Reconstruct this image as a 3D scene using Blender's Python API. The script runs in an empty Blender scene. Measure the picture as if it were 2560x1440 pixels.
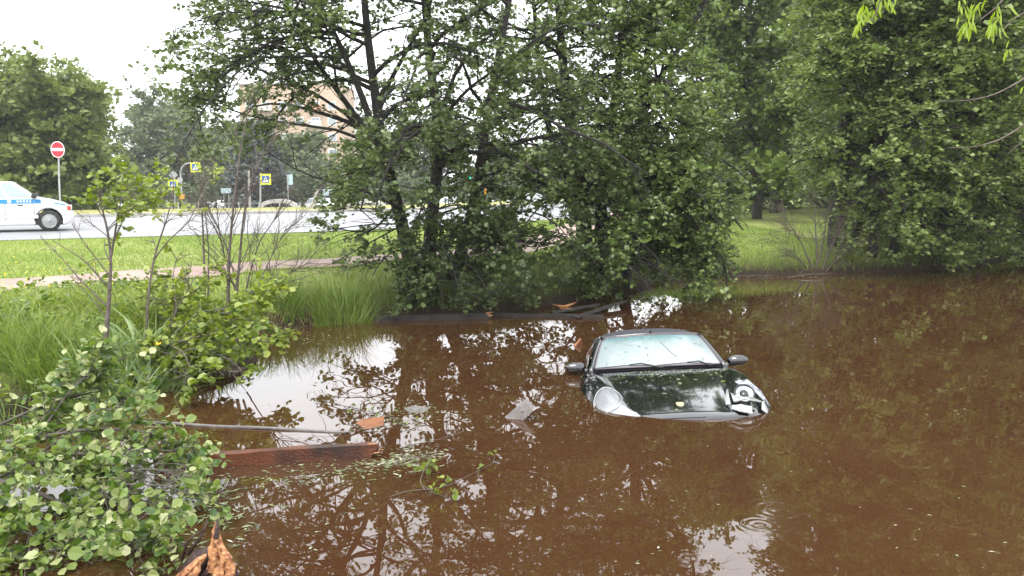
import bpy, math, random
import numpy as np
from mathutils import Matrix, Vector, Euler
random.seed(7); rng = np.random.default_rng(11)
PI = math.pi
sc = bpy.context.scene
col = sc.collection

# ------------------------------------------------------------------ camera, world, sun, exposure
CAMH = 2.03; FPX = 2100.0; PITCH = math.atan((720-461)/FPX)
cam = bpy.data.cameras.new('camera'); camo = bpy.data.objects.new('camera', cam); col.objects.link(camo)
cam.sensor_width = 36.0; cam.lens = 36.0*FPX/2560; cam.clip_start = 0.05; cam.clip_end = 1500
camo.location = (0, 0, CAMH); camo.rotation_euler = (PI/2-PITCH, 0, 0)
sc.camera = camo
w = bpy.data.worlds.new('World'); sc.world = w; w.use_nodes = True
nt = w.node_tree; nt.nodes.clear()
N = nt.nodes.new; L = nt.links.new
out = N('ShaderNodeOutputWorld'); bg = N('ShaderNodeBackground'); L(bg.outputs[0], out.inputs[0])
sky = N('ShaderNodeTexSky'); sky.sky_type = 'NISHITA'; sky.sun_disc = False
sky.sun_elevation = math.radians(55); sky.sun_rotation = math.radians(200); sky.dust_density = 4
hs = N('ShaderNodeHueSaturation'); hs.inputs['Saturation'].default_value = .35; hs.inputs['Value'].default_value = .1
L(sky.outputs[0], hs.inputs['Color'])
tc = N('ShaderNodeTexCoord'); sep = N('ShaderNodeSeparateXYZ'); L(tc.outputs['Generated'], sep.inputs[0])
mr = N('ShaderNodeMapRange'); mr.inputs[1].default_value = 0; mr.inputs[2].default_value = 1
mr.inputs[3].default_value = 1.45; mr.inputs[4].default_value = 1.75; L(sep.outputs[2], mr.inputs[0])
cn = N('ShaderNodeTexNoise'); cn.inputs['Scale'].default_value = 2.2; cn.inputs['Detail'].default_value = 5
L(tc.outputs['Generated'], cn.inputs['Vector'])
cm = N('ShaderNodeMapRange'); cm.inputs[1].default_value = .3; cm.inputs[2].default_value = .7
cm.inputs[3].default_value = .85; cm.inputs[4].default_value = 1.15; L(cn.outputs['Fac'], cm.inputs[0])
mu = N('ShaderNodeMath'); mu.operation = 'MULTIPLY'; L(mr.outputs[0], mu.inputs[0]); L(cm.outputs[0], mu.inputs[1])
cc = N('ShaderNodeMix'); cc.data_type = 'RGBA'; cc.blend_type = 'MULTIPLY'; cc.inputs[0].default_value = 1
cc.inputs[6].default_value = (.95, .97, 1.0, 1); L(mu.outputs[0], cc.inputs[7])
mx = N('ShaderNodeMix'); mx.data_type = 'RGBA'; mx.inputs[0].default_value = .85
L(hs.outputs[0], mx.inputs[6]); L(cc.outputs[2], mx.inputs[7]); L(mx.outputs[2], bg.inputs[0])
bg.inputs[1].default_value = 1.0
sun = bpy.data.lights.new('sun', 'SUN'); suno = bpy.data.objects.new('sun', sun); col.objects.link(suno)
sun.energy = 1.4; sun.angle = math.radians(25); sun.color = (1, .97, .92)
suno.rotation_euler = Euler((math.radians(35), 0, math.radians(-20)))
sc.view_settings.view_transform = 'Standard'; sc.view_settings.look = 'None'
sc.view_settings.exposure = 1.05; sc.view_settings.gamma = 1; sc.view_settings.use_curve_mapping = False
sc.cycles.max_bounces = 7; sc.cycles.diffuse_bounces = 3; sc.cycles.glossy_bounces = 3
sc.cycles.transmission_bounces = 3; sc.cycles.transparent_max_bounces = 6; sc.cycles.volume_bounces = 1
sc.cycles.caustics_reflective = False; sc.cycles.caustics_refractive = False

# ------------------------------------------------------------------ coordinates read off the photograph
_F = np.array([0, math.cos(PITCH), -math.sin(PITCH)]); _U = np.array([0, math.sin(PITCH), math.cos(PITCH)]); _R = np.array([1., 0, 0])
_C = np.array([0, 0, CAMH])
def ray(px, py): return _R*(px-1280)/FPX - _U*(py-720)/FPX + _F
def G(px, py, z=0.0):
    d = ray(px, py); return _C + d*(z-CAMH)/d[2]
def AT(px, py, Y):
    d = ray(px, py); return _C + d*(Y/d[1])

# ------------------------------------------------------------------ objects and materials
def tag(o, label=None, cat=None, group=None, kind=None):
    if label: o['label'] = label
    if cat: o['category'] = cat
    if group: o['group'] = group
    if kind: o['kind'] = kind
    return o
def empty(name, loc, rz=0, label=None, cat=None, group=None):
    o = bpy.data.objects.new(name, None); col.objects.link(o); o.location = tuple(loc); o.rotation_euler = (0, 0, rz)
    o.empty_display_size = .2
    return tag(o, label, cat, group)
def link(name, me, parent=None, inv=True):
    o = bpy.data.objects.new(name, me); col.objects.link(o)
    if parent is not None:
        o.parent = parent
        if inv: o.matrix_parent_inverse = parent_world(parent).inverted()
    return o
def parent_world(p):
    m = Matrix.LocRotScale(p.location, p.rotation_euler, p.scale)
    if p.parent: m = parent_world(p.parent) @ p.matrix_parent_inverse @ m
    return m
def raw_mesh(name, V, loops, starts, totals, mats, midx=None, smooth=True, tint=None):
    me = bpy.data.meshes.new(name)
    V = np.asarray(V, np.float32)
    me.vertices.add(len(V)); me.vertices.foreach_set('co', V.ravel())
    me.loops.add(len(loops)); me.loops.foreach_set('vertex_index', np.asarray(loops, np.int32))
    me.polygons.add(len(starts)); me.polygons.foreach_set('loop_start', np.asarray(starts, np.int32))
    try: me.polygons.foreach_set('loop_total', np.asarray(totals, np.int32))
    except Exception: pass
    if midx is not None: me.polygons.foreach_set('material_index', np.asarray(midx, np.int32))
    me.polygons.foreach_set('use_smooth', np.full(len(starts), smooth))
    for m in (mats if isinstance(mats, (list, tuple)) else [mats]): me.materials.append(m)
    if tint is not None:
        a = me.attributes.new('tint', 'FLOAT', 'POINT'); a.data.foreach_set('value', np.asarray(tint, np.float32))
    me.update(calc_edges=True)
    return me
def quads(name, V, Q, mats, midx=None, smooth=True, tint=None):
    Q = np.asarray(Q, np.int32); n = len(Q); k = Q.shape[1]
    return raw_mesh(name, V, Q.ravel(), np.arange(n)*k, np.full(n, k), mats, midx, smooth, tint)
class MB:
    """collects shapes into one mesh"""
    def __init__(s): s.v = []; s.f = []; s.m = []
    def add(s, V, F, mi=0):
        b = len(s.v); s.v += [tuple(map(float, p)) for p in V]; s.f += [tuple(b+i for i in f) for f in F]; s.m += [mi]*len(F)
    def box(s, c, sz, rot=None, mi=0, taper=1.0):
        hx, hy, hz = sz[0]/2, sz[1]/2, sz[2]/2
        P = [Vector((x*hx*(taper if z > 0 else 1), y*hy*(taper if z > 0 else 1), z*hz)) for z in (-1, 1) for y in (-1, 1) for x in (-1, 1)]
        if rot is not None: P = [rot @ p for p in P]
        P = [p+Vector(c) for p in P]
        s.add(P, [(0,2,3,1),(4,5,7,6),(0,1,5,4),(2,6,7,3),(0,4,6,2),(1,3,7,5)], mi)
    def tube(s, pts, r, k=8, mi=0, cap=True):
        pts = [Vector(p) for p in pts]; n = len(pts)
        rr = r if isinstance(r, (list, tuple, np.ndarray)) else [r]*n
        V = []; ref = None
        for i, p in enumerate(pts):
            t = (pts[min(i+1, n-1)]-pts[max(i-1, 0)]).normalized()
            if ref is None: ref = t.orthogonal().normalized()
            ref = (ref-t*ref.dot(t)).normalized(); b = t.cross(ref)
            for j in range(k):
                a = 2*PI*j/k; V.append(p+(ref*math.cos(a)+b*math.sin(a))*rr[i])
        F = [(i*k+j, i*k+(j+1) % k, (i+1)*k+(j+1) % k, (i+1)*k+j) for i in range(n-1) for j in range(k)]
        if cap: F += [tuple(range(k))[::-1], tuple((n-1)*k+j for j in range(k))]
        s.add(V, F, mi)
    def grid(s, P, mi=0, closed=False):
        P = np.asarray(P); n, m = P.shape[:2]
        F = [(i*m+j, i*m+(j+1) % m, (i+1)*m+(j+1) % m, (i+1)*m+j) for i in range(n-1) for j in range(m if closed else m-1)]
        s.add(P.reshape(-1, 3), F, mi)
    def prism(s, poly, depth, M=None, mi=0):
        """outline in local x,z extruded along local y"""
        n = len(poly); P = [Vector((x, -depth/2, z)) for x, z in poly]+[Vector((x, depth/2, z)) for x, z in poly]
        if M is not None: P = [M @ p for p in P]
        s.add(P, [tuple(range(n)), tuple(range(2*n-1, n-1, -1))]+[(i, i+n, (i+1) % n+n, (i+1) % n) for i in range(n)], mi)
    def build(s, name, mats, parent=None, smooth=False, bevel=0, inv=True):
        me = bpy.data.meshes.new(name); me.from_pydata(s.v, [], s.f)
        for m in (mats if isinstance(mats, (list, tuple)) else [mats]): me.materials.append(m)
        me.polygons.foreach_set('material_index', s.m); me.polygons.foreach_set('use_smooth', [smooth]*len(s.f)); me.update()
        o = link(name, me, parent, inv)
        if bevel:
            b = o.modifiers.new('bevel', 'BEVEL'); b.width = bevel; b.segments = 2; b.limit_method = 'ANGLE'
        return o
def mat(name, c, rough=.6, metal=0, c2=None, scale=8, bump=0, bscale=40, spec=.5, coat=0, emit=0, coords='Object', detail=4):
    m = bpy.data.materials.new(name); m.use_nodes = True; t = m.node_tree; b = t.nodes['Principled BSDF']
    b.inputs['Base Color'].default_value = (*c, 1); b.inputs['Roughness'].default_value = rough
    b.inputs['Metallic'].default_value = metal; b.inputs['Specular IOR Level'].default_value = spec
    b.inputs['Coat Weight'].default_value = coat; b.inputs['Coat Roughness'].default_value = .04
    if emit: b.inputs['Emission Color'].default_value = (*c, 1); b.inputs['Emission Strength'].default_value = emit
    tcn = t.nodes.new('ShaderNodeTexCoord')
    if c2:
        n = t.nodes.new('ShaderNodeTexNoise'); n.inputs['Scale'].default_value = scale; n.inputs['Detail'].default_value = detail
        t.links.new(tcn.outputs[coords], n.inputs['Vector'])
        r = t.nodes.new('ShaderNodeValToRGB'); r.color_ramp.elements[0].position = .35; r.color_ramp.elements[1].position = .65
        r.color_ramp.elements[0].color = (*c, 1); r.color_ramp.elements[1].color = (*c2, 1)
        t.links.new(n.outputs['Fac'], r.inputs[0]); t.links.new(r.outputs[0], b.inputs['Base Color'])
    if bump:
        n = t.nodes.new('ShaderNodeTexNoise'); n.inputs['Scale'].default_value = bscale; n.inputs['Detail'].default_value = 5
        t.links.new(tcn.outputs[coords], n.inputs['Vector'])
        bp = t.nodes.new('ShaderNodeBump'); bp.inputs['Strength'].default_value = bump; bp.inputs['Distance'].default_value = .02
        t.links.new(n.outputs['Fac'], bp.inputs['Height']); t.links.new(bp.outputs[0], b.inputs['Normal'])
    return m
def leaf_mat(name, cols, rough=.45, trans=.3, spec=.5):
    """cols: dark..light leaf colours, picked by each leaf's own tint"""
    m = bpy.data.materials.new(name); m.use_nodes = True; t = m.node_tree; b = t.nodes['Principled BSDF']
    at = t.nodes.new('ShaderNodeAttribute'); at.attribute_name = 'tint'
    r = t.nodes.new('ShaderNodeValToRGB'); e = r.color_ramp.elements
    while len(e) < len(cols): e.new(.5)
    for i, c in enumerate(cols): e[i].position = i/(len(cols)-1); e[i].color = (*c, 1)
    t.links.new(at.outputs['Fac'], r.inputs[0]); t.links.new(r.outputs[0], b.inputs['Base Color'])
    b.inputs['Roughness'].default_value = rough; b.inputs['Specular IOR Level'].default_value = spec
    tr = t.nodes.new('ShaderNodeBsdfTranslucent'); ms = t.nodes.new('ShaderNodeMixShader'); ms.inputs[0].default_value = trans
    hv = t.nodes.new('ShaderNodeHueSaturation'); hv.inputs['Value'].default_value = 1.5; hv.inputs['Saturation'].default_value = 1.15
    t.links.new(r.outputs[0], hv.inputs['Color']); t.links.new(hv.outputs[0], tr.inputs[0])
    o = t.nodes['Material Output']
    t.links.new(b.outputs[0], ms.inputs[1]); t.links.new(tr.outputs[0], ms.inputs[2]); t.links.new(ms.outputs[0], o.inputs[0])
    return m

M = {}
M['bark'] = mat('bark', (.014, .012, .0105), .9, c2=(.03, .026, .023), scale=14, bump=.8, bscale=30)
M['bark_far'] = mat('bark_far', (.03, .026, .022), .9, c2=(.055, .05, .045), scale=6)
M['twig'] = mat('twig', (.075, .055, .042), .8, c2=(.13, .11, .095), scale=20)
M['twig_grey'] = mat('twig_grey', (.06, .05, .043), .75, c2=(.12, .105, .09), scale=16)
M['leaf_alder'] = leaf_mat('leaf_alder', [(.042,.062,.022),(.078,.115,.038),(.135,.18,.062),(.29,.33,.18)], .36, .32)
M['leaf_deep'] = leaf_mat('leaf_deep', [(.045,.07,.022),(.085,.132,.036),(.15,.21,.058),(.29,.35,.16)], .38, .34)
M['leaf_right'] = leaf_mat('leaf_right', [(.055,.085,.026),(.105,.155,.042),(.18,.24,.068),(.32,.38,.16)], .42, .36)
M['leaf_fresh'] = leaf_mat('leaf_fresh', [(.065,.105,.018),(.12,.175,.026),(.20,.26,.04),(.30,.35,.075)], .38, .35)
M['leaf_near'] = leaf_mat('leaf_near', [(.05,.10,.02),(.10,.16,.028),(.19,.25,.055),(.42,.44,.23)], .32, .3)
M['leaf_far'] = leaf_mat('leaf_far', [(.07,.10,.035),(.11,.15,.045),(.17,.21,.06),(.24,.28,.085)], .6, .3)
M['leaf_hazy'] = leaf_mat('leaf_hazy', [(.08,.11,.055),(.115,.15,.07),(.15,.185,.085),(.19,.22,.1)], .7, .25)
M['leaf_lime'] = leaf_mat('leaf_lime', [(.12,.2,.02),(.2,.3,.03),(.28,.38,.05),(.36,.44,.08)], .5, .45)
M['leaf_spruce'] = leaf_mat('leaf_spruce', [(.05,.065,.06),(.08,.10,.09),(.13,.15,.14),(.2,.22,.2)], .7, .1)
M['grass_bank'] = leaf_mat('grass_bank', [(.07,.12,.025),(.12,.19,.035),(.19,.26,.05),(.29,.34,.09)], .55, .35)
M['grass_dry'] = leaf_mat('grass_dry', [(.12,.09,.04),(.2,.15,.07),(.3,.24,.12),(.38,.33,.18)], .7, .3)
M['grass_reed'] = leaf_mat('grass_reed', [(.07,.13,.03),(.12,.2,.05),(.2,.28,.1),(.3,.38,.18)], .42, .35)
M['black_paint'] = mat('black_paint', (.004, .0045, .006), .12, spec=.5, coat=1)
M['black_paint'].node_tree.nodes['Principled BSDF'].inputs['Coat IOR'].default_value = 1.6
M['soft_top'] = mat('soft_top', (.028, .028, .036), .75, c2=(.038, .038, .048), scale=60, bump=.15, bscale=300)
M['black_plastic'] = mat('black_plastic', (.012, .012, .013), .4)
M['seam'] = mat('seam', (.002, .002, .002), .9)
M['white_paint'] = mat('white_paint', (.78, .79, .8), .3, coat=.5)
M['blue_print'] = mat('blue_print', (.03, .26, .62), .35)
M['tyre'] = mat('tyre', (.02, .02, .022), .85, c2=(.035,.034,.033), scale=12)
M['rim'] = mat('rim', (.35, .36, .36), .35, .7)
M['red'] = mat('red', (.62, .02, .04), .4)
M['sign_white'] = mat('sign_white', (.82, .82, .82), .4)
M['yellow'] = mat('yellow', (.75, .82, .04), .45)
M['sign_blue'] = mat('sign_blue', (.03, .12, .42), .4)
M['steel'] = mat('steel', (.42, .43, .44), .5, .3, c2=(.32, .33, .34), scale=6)
M['concrete'] = mat('concrete', (.42, .4, .36), .85, c2=(.3, .285, .26), scale=5, bump=.3, bscale=30)
M['concrete_pale'] = mat('concrete_pale', (.55, .54, .5), .85, c2=(.42, .41, .39), scale=4, bump=.2)
M['orange'] = mat('orange', (.85, .33, .02), .5)
M['pale_blue'] = mat('pale_blue', (.35, .47, .52), .5, c2=(.42, .52, .55), scale=3)
M['glass_dark'] = mat('glass_dark', (.015, .02, .022), .04, spec=.8)
M['glass_sky'] = mat('glass_sky', (.22, .27, .28), .05, spec=1.0, coat=1)
M['wood_wet'] = mat('wood_wet', (.025, .010, .007), .3, c2=(.12, .036, .014), scale=5, bump=.5, bscale=60)
M['wood_grey'] = mat('wood_grey', (.11, .098, .092), .7, c2=(.17, .155, .145), scale=14, bump=.5, bscale=50)
M['wood_dark'] = mat('wood_dark', (.014, .011, .010), .8, c2=(.03, .024, .02), scale=10, bump=.5, bscale=50)
M['wood_raw'] = mat('wood_raw', (.34, .13, .05), .6, c2=(.45, .24, .11), scale=25, bump=.5, bscale=80)
M['wood_orange'] = mat('wood_orange', (.16, .055, .02), .5, c2=(.22, .085, .03), scale=15, bump=.3)

# ------------------------------------------------------------------ the setting: ground, path, road, water
FAR = [(-75,5),(-40,21.5),(-30,26.5),(-18.5,33.4),(-8.2,40),(-2.5,46),(1.5,55),(5,68),(12,95)]
SHORE = np.array([(-6.0,-14),(-4.6,-5),(-3.9,0),(-3.7,4.2),(-4.2,6.3),(-4.35,7.2),(-3.8,8.2),(-3.0,8.8),(-3.0,9.6),(-3.4,10.6),(-3.6,11.4),(-2.8,12.1),(-2.0,12.7),
                  (-.3,13.3),(1.2,14.6),(2.2,16.0),(3.2,17.7),(4.6,18.7),(6.4,18.9),(9,19.6),(11.7,21.1),(14.6,24.2),(22,29),(45,35),(90,40)])
LANDPOLY = np.vstack([SHORE, [(900,60),(900,900),(-900,900),(-900,-60),(-20,-60)]])
def shore_dist(x, y):
    x = np.asarray(x, float); y = np.asarray(y, float); d = np.full(x.shape, 1e9)
    for (ax, ay), (bx, by) in zip(SHORE[:-1], SHORE[1:]):
        vx, vy = bx-ax, by-ay; t = np.clip(((x-ax)*vx+(y-ay)*vy)/(vx*vx+vy*vy), 0, 1)
        d = np.minimum(d, np.hypot(x-ax-t*vx, y-ay-t*vy))
    ins = np.zeros(x.shape, bool); n = len(LANDPOLY)
    for i in range(n):
        x1, y1 = LANDPOLY[i]; x2, y2 = LANDPOLY[(i+1) % n]
        c = ((y1 > y) != (y2 > y)); 
        xi = (x2-x1)*(y-y1)/np.where(y2 == y1, 1e-9, y2-y1)+x1
        ins ^= c & (x < xi)
    return np.where(ins, d, -d)
def terr(x, y):
    d = shore_dist(x, y)
    wob = .12*np.sin(x*1.7+y*.6)+.09*np.sin(y*2.3-x*.9)
    dd = d+wob*np.clip(d, 0, 1)
    land = .08+.52*(1-np.exp(-np.maximum(dd, 0)/.75))+.10*np.clip((dd-3)/8, 0, 1)
    land = land+.02*np.sin(x*2.1)*np.sin(y*1.7)*np.clip(d, 0, 1)*np.clip(2-d*.2, 0, 1)
    wat = .08-1.3*(1-np.exp(np.minimum(d, 0)/.6))
    yf = np.interp(x, [p[0] for p in FAR], [p[1] for p in FAR]); q = np.clip((y-yf-6.5)/7, 0, 1); q = q*q*(3-2*q)*np.clip((14-x)/8, 0, 1)
    land = land-1.15*q
    return np.where(d > 0, land, wat)
def T1(x, y): return float(terr(np.array([x]), np.array([y]))[0])
def axis(lo, hi, st, far):
    a = list(np.arange(lo, hi+1e-6, st)); s = st
    while a[-1] < far: s *= 1.25; a.append(a[-1]+s)
    s = st
    while a[0] > -far: s *= 1.25; a.insert(0, a[0]-s)
    return np.array(a)
gx, gy = axis(-16, 20, .2, 560), axis(1, 34, .2, 560)
GX, GY = np.meshgrid(gx, gy); GZ = terr(GX, GY)
n, m_ = GX.shape; idx = np.arange(n*m_).reshape(n, m_)
Q = np.stack([idx[:-1,:-1], idx[:-1,1:], idx[1:,1:], idx[1:,:-1]], -1).reshape(-1, 4)
gm = bpy.data.materials.new('lawn'); gm.use_nodes = True; t = gm.node_tree; b = t.nodes['Principled BSDF']
tcn = t.nodes.new('ShaderNodeTexCoord')
def noise(t, scale, detail=5, coord='Object', vec=None):
    nn = t.nodes.new('ShaderNodeTexNoise'); nn.inputs['Scale'].default_value = scale; nn.inputs['Detail'].default_value = detail
    t.links.new(vec if vec is not None else tcn.outputs[coord], nn.inputs['Vector']); return nn
def ramp(t, src, stops):
    r = t.nodes.new('ShaderNodeValToRGB'); e = r.color_ramp.elements
    while len(e) < len(stops): e.new(.5)
    for i, (p, c) in enumerate(stops): e[i].position = p; e[i].color = (*c, 1)
    t.links.new(src, r.inputs[0]); return r
r1 = ramp(t, noise(t, .45, 8).outputs['Fac'], [(.3, (.16,.22,.045)), (.5, (.23,.29,.065)), (.62, (.29,.32,.11)), (.75, (.34,.34,.15))])
r2 = ramp(t, noise(t, 25, 6).outputs['Fac'], [(.3, (.55,.6,.5)), (.7, (1.2,1.15,1.1))])
mm = t.nodes.new('ShaderNodeMix'); mm.data_type = 'RGBA'; mm.blend_type = 'MULTIPLY'; mm.inputs[0].default_value = 1
t.links.new(r1.outputs[0], mm.inputs[6]); t.links.new(r2.outputs[0], mm.inputs[7])
sp = t.nodes.new('ShaderNodeSeparateXYZ'); t.links.new(tcn.outputs['Object'], sp.inputs[0])
mrr = t.nodes.new('ShaderNodeMapRange'); mrr.inputs[1].default_value = .1; mrr.inputs[2].default_value = .5; t.links.new(sp.outputs[2], mrr.inputs[0])
m3 = t.nodes.new('ShaderNodeMix'); m3.data_type = 'RGBA'; t.links.new(mrr.outputs[0], m3.inputs[0])
m3.inputs[6].default_value = (.035, .026, .016, 1); t.links.new(mm.outputs[2], m3.inputs[7]); t.links.new(m3.outputs[2], b.inputs['Base Color'])
b.inputs['Roughness'].default_value = .9; b.inputs['Specular IOR Level'].default_value = .2
bp = t.nodes.new('ShaderNodeBump'); bp.inputs['Strength'].default_value = .7; bp.inputs['Distance'].default_value = .04
t.links.new(noise(t, 45, 5).outputs['Fac'], bp.inputs['Height']); t.links.new(bp.outputs[0], b.inputs['Normal'])
ground = link('ground', quads('ground', np.stack([GX, GY, GZ], -1).reshape(-1, 3), Q, gm)); tag(ground, kind='structure')

def resample(P, step):
    P = np.asarray(P, float); s = np.r_[0, np.cumsum(np.hypot(*np.diff(P, axis=0).T))]
    q = np.linspace(0, s[-1], int(s[-1]/step)+1)
    A = np.stack([np.interp(q, s, P[:, k]) for k in range(2)], 1)
    for _ in range(12):
        B = A.copy(); B[1:-1] = (A[:-2]+2*A[1:-1]+A[2:])/4; A = B
    return A
def strip(name, E1, E2, lift, m, zf=None, ncross=8):
    k = min(len(E1), len(E2)); t_ = np.linspace(0, 1, ncross)[None, :, None]
    P = E1[:k, None]*(1-t_)+E2[:k, None]*t_
    z = (terr(P[..., 0], P[..., 1]) if zf is None else np.full(P.shape[:2], zf))+lift
    V = np.concatenate([P, z[..., None]], -1); idx = np.arange(k*ncross).reshape(k, ncross)
    Q = np.stack([idx[:-1,:-1], idx[:-1,1:], idx[1:,1:], idx[1:,:-1]], -1).reshape(-1, 4)
    return link(name, quads(name, V.reshape(-1, 3), Q, m))
def equal(P, k):
    P = resample(P, .3); s = np.r_[0, np.cumsum(np.hypot(*np.diff(P, axis=0).T))]
    q = np.linspace(0, s[-1], k); return np.stack([np.interp(q, s, P[:, j]) for j in range(2)], 1)
PATH_C = resample([(-16,4.5),(-9.6,9.6),(-7.2,11.75),(-5.4,13.7),(-4.0,15.0),(-2.2,16.3),(-.4,17.8),(.9,21),(2,26),(3.2,32),(6,42),(9,55)], .25)
tg = np.gradient(PATH_C, axis=0); tg /= np.linalg.norm(tg, axis=1)[:, None]; nr = np.stack([-tg[:,1], tg[:,0]], 1)
wv = .68+.05*np.sin(np.arange(len(PATH_C))*.7)
M['path'] = mat('path', (.31, .22, .19), .9, c2=(.38, .29, .25), scale=1.3, bump=.25, bscale=60, spec=.3)
tag(strip('path', PATH_C+nr*wv[:,None], PATH_C-nr*wv[:,None], .02, M['path']), kind='structure')
NEAR = [(-60,-2),(-30,11.5),(-20,16),(-12.6,19.6),(-5.6,23.4),(.2,29.5),(4.5,38),(9,52),(20,80)]
NE, FE = equal(NEAR, 260), equal(FAR, 260)
M['asphalt'] = mat('asphalt', (.17, .17, .18), .55, c2=(.23, .23, .24), scale=.8, bump=.1, bscale=6, spec=1.0)
road = strip('road', NE, FE, 0, M['asphalt'], zf=.715, ncross=10); tag(road, kind='structure')
# kerbs as real steps
def kerb(name, E, side, h=.15, wd=.2, z0=.70):
    tg = np.gradient(E, axis=0); tg /= np.linalg.norm(tg, axis=1)[:, None]; nn = np.stack([-tg[:,1], tg[:,0]], 1)*side
    prof = [(0, -.05), (0, h-.02), (.02, h), (wd, h), (wd, -.05)]
    V = np.stack([np.concatenate([E+nn*a, np.full((len(E), 1), z0+c)], 1) for a, c in prof], 1); k = len(prof)
    idx = np.arange(len(E)*k).reshape(len(E), k)
    Q = np.stack([idx[:-1,:-1], idx[:-1,1:], idx[1:,1:], idx[1:,:-1]], -1).reshape(-1, 4)
    return tag(link(name, quads(name, V.reshape(-1, 3), Q, M['concrete'], smooth=False)), kind='structure')
kerb('far_kerb', FE, 1)
# yellowish verge beyond the far kerb and the second carriageway behind it
E2 = equal([(x-2.6, y+5.5) for x, y in FAR], 260)
M['verge'] = mat('verge', (.2, .21, .05), .9, c2=(.28, .26, .08), scale=1.2, bump=.4, bscale=30)
tg = np.gradient(FE, axis=0); tg /= np.linalg.norm(tg, axis=1)[:, None]; FE2 = FE+np.stack([-tg[:,1], tg[:,0]], 1)*.2
tag(strip('verge', FE2, E2, 0, M['verge'], zf=.835), kind='structure')
E3, E4 = equal([(x-6, y+14) for x, y in FAR], 260), equal([(x-10, y+24) for x, y in FAR], 260)
tag(strip('far_road', E3, E4, 0, M['asphalt'], zf=-.42), kind='structure')

# water
wm = bpy.data.materials.new('pond_water'); wm.use_nodes = True; t = wm.node_tree; b = t.nodes['Principled BSDF']
tcn = t.nodes.new('ShaderNodeTexCoord')
rw = ramp(t, noise(t, .5, 4).outputs['Fac'], [(.3, (.042,.0165,.007)), (.7, (.056,.027,.011))])
t.links.new(rw.outputs[0], b.inputs['Base Color'])
b.inputs['Roughness'].default_value = .01; b.inputs['IOR'].default_value = 1.68
mp = t.nodes.new('ShaderNodeMapping'); mp.inputs['Scale'].default_value = (1, .55, 1); t.links.new(tcn.outputs['Object'], mp.inputs[0])
n1 = noise(t, 2.0, 1.5, vec=mp.outputs[0]); n2 = noise(t, 7, 1, vec=mp.outputs[0])
def math_(t, op, a, b_=None, v=None):
    q = t.nodes.new('ShaderNodeMath'); q.operation = op; t.links.new(a, q.inputs[0])
    if b_ is not None: t.links.new(b_, q.inputs[1])
    if v is not None: q.inputs[1].default_value = v
    return q.outputs[0]
h = math_(t, 'ADD', math_(t, 'MULTIPLY', n1.outputs['Fac'], v=.55), math_(t, 'MULTIPLY', n2.outputs['Fac'], v=.045))
for (px, py, k, r0, amp) in [(1945,1275,95,.16,.035), (1900,1312,120,.1,.03), (1960,1318,120,.1,.025), (1560,1372,150,.05,.02), (2490,1205,150,.05,.02), (1720,1395,120,.10,.01), (1480,1040,70,.25,.006)]:
    c = G(px, py); vs = t.nodes.new('ShaderNodeVectorMath'); vs.operation = 'DISTANCE'
    t.links.new(tcn.outputs['Object'], vs.inputs[0]); vs.inputs[1].default_value = (c[0], c[1], 0)
    d = vs.outputs['Value']
    s_ = math_(t, 'SINE', math_(t, 'MULTIPLY', d, v=k))
    e_ = math_(t, 'POWER', math_(t, 'MULTIPLY', d, v=1/r0), v=2)
    g_ = math_(t, 'EXPONENT', math_(t, 'MULTIPLY', e_, v=-1))
    h = math_(t, 'ADD', h, math_(t, 'MULTIPLY', math_(t, 'MULTIPLY', s_, g_), v=amp))
bp = t.nodes.new('ShaderNodeBump'); bp.inputs['Strength'].default_value = 1; bp.inputs['Distance'].default_value = .0065
t.links.new(h, bp.inputs['Height']); t.links.new(bp.outputs[0], b.inputs['Normal'])
S = 110
water = link('pond_water', quads('pond_water', [(-S,-S,0),(S,-S,0),(S,S,0),(-S,S,0)], [(0,1,2,3)], wm)); tag(water, kind='structure')

# ------------------------------------------------------------------ plants
def norm(v): return v/np.maximum(np.linalg.norm(v, axis=-1, keepdims=True), 1e-9)
def curves(start, dirs, length, n, droop=0., wig=.15):
    B = len(start); P = np.zeros((B, n, 3)); P[:, 0] = start; d = norm(dirs); step = (length/(n-1))[:, None]
    for i in range(1, n):
        P[:, i] = P[:, i-1]+d*step
        d = norm(d+rng.normal(0, wig, (B, 3))+np.array([0, 0, -droop]))
    return P
def tubes(P, R, k):
    """P [B,n,3], R [B,n] -> verts, quads"""
    B, n, _ = P.shape
    T = np.empty_like(P); T[:, 1:-1] = P[:, 2:]-P[:, :-2]; T[:, 0] = P[:, 1]-P[:, 0]; T[:, -1] = P[:, -1]-P[:, -2]; T = norm(T)
    ref = np.where(np.abs(T[:, :1, 2:]) > .8, np.array([1., 0, 0]), np.array([0, 0, 1.]))
    a = norm(np.cross(T, np.broadcast_to(ref, T.shape))); b = np.cross(T, a)
    th = np.arange(k)*2*PI/k
    V = P[:, :, None]+R[:, :, None, None]*(a[:, :, None]*np.cos(th)[:, None]+b[:, :, None]*np.sin(th)[:, None])
    idx = np.arange(B*n*k).reshape(B, n, k); nx = np.roll(idx, -1, axis=2)
    Q = np.stack([idx[:, :-1], nx[:, :-1], nx[:, 1:], idx[:, 1:]], -1).reshape(-1, 4)
    return V.reshape(-1, 3), Q
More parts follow.
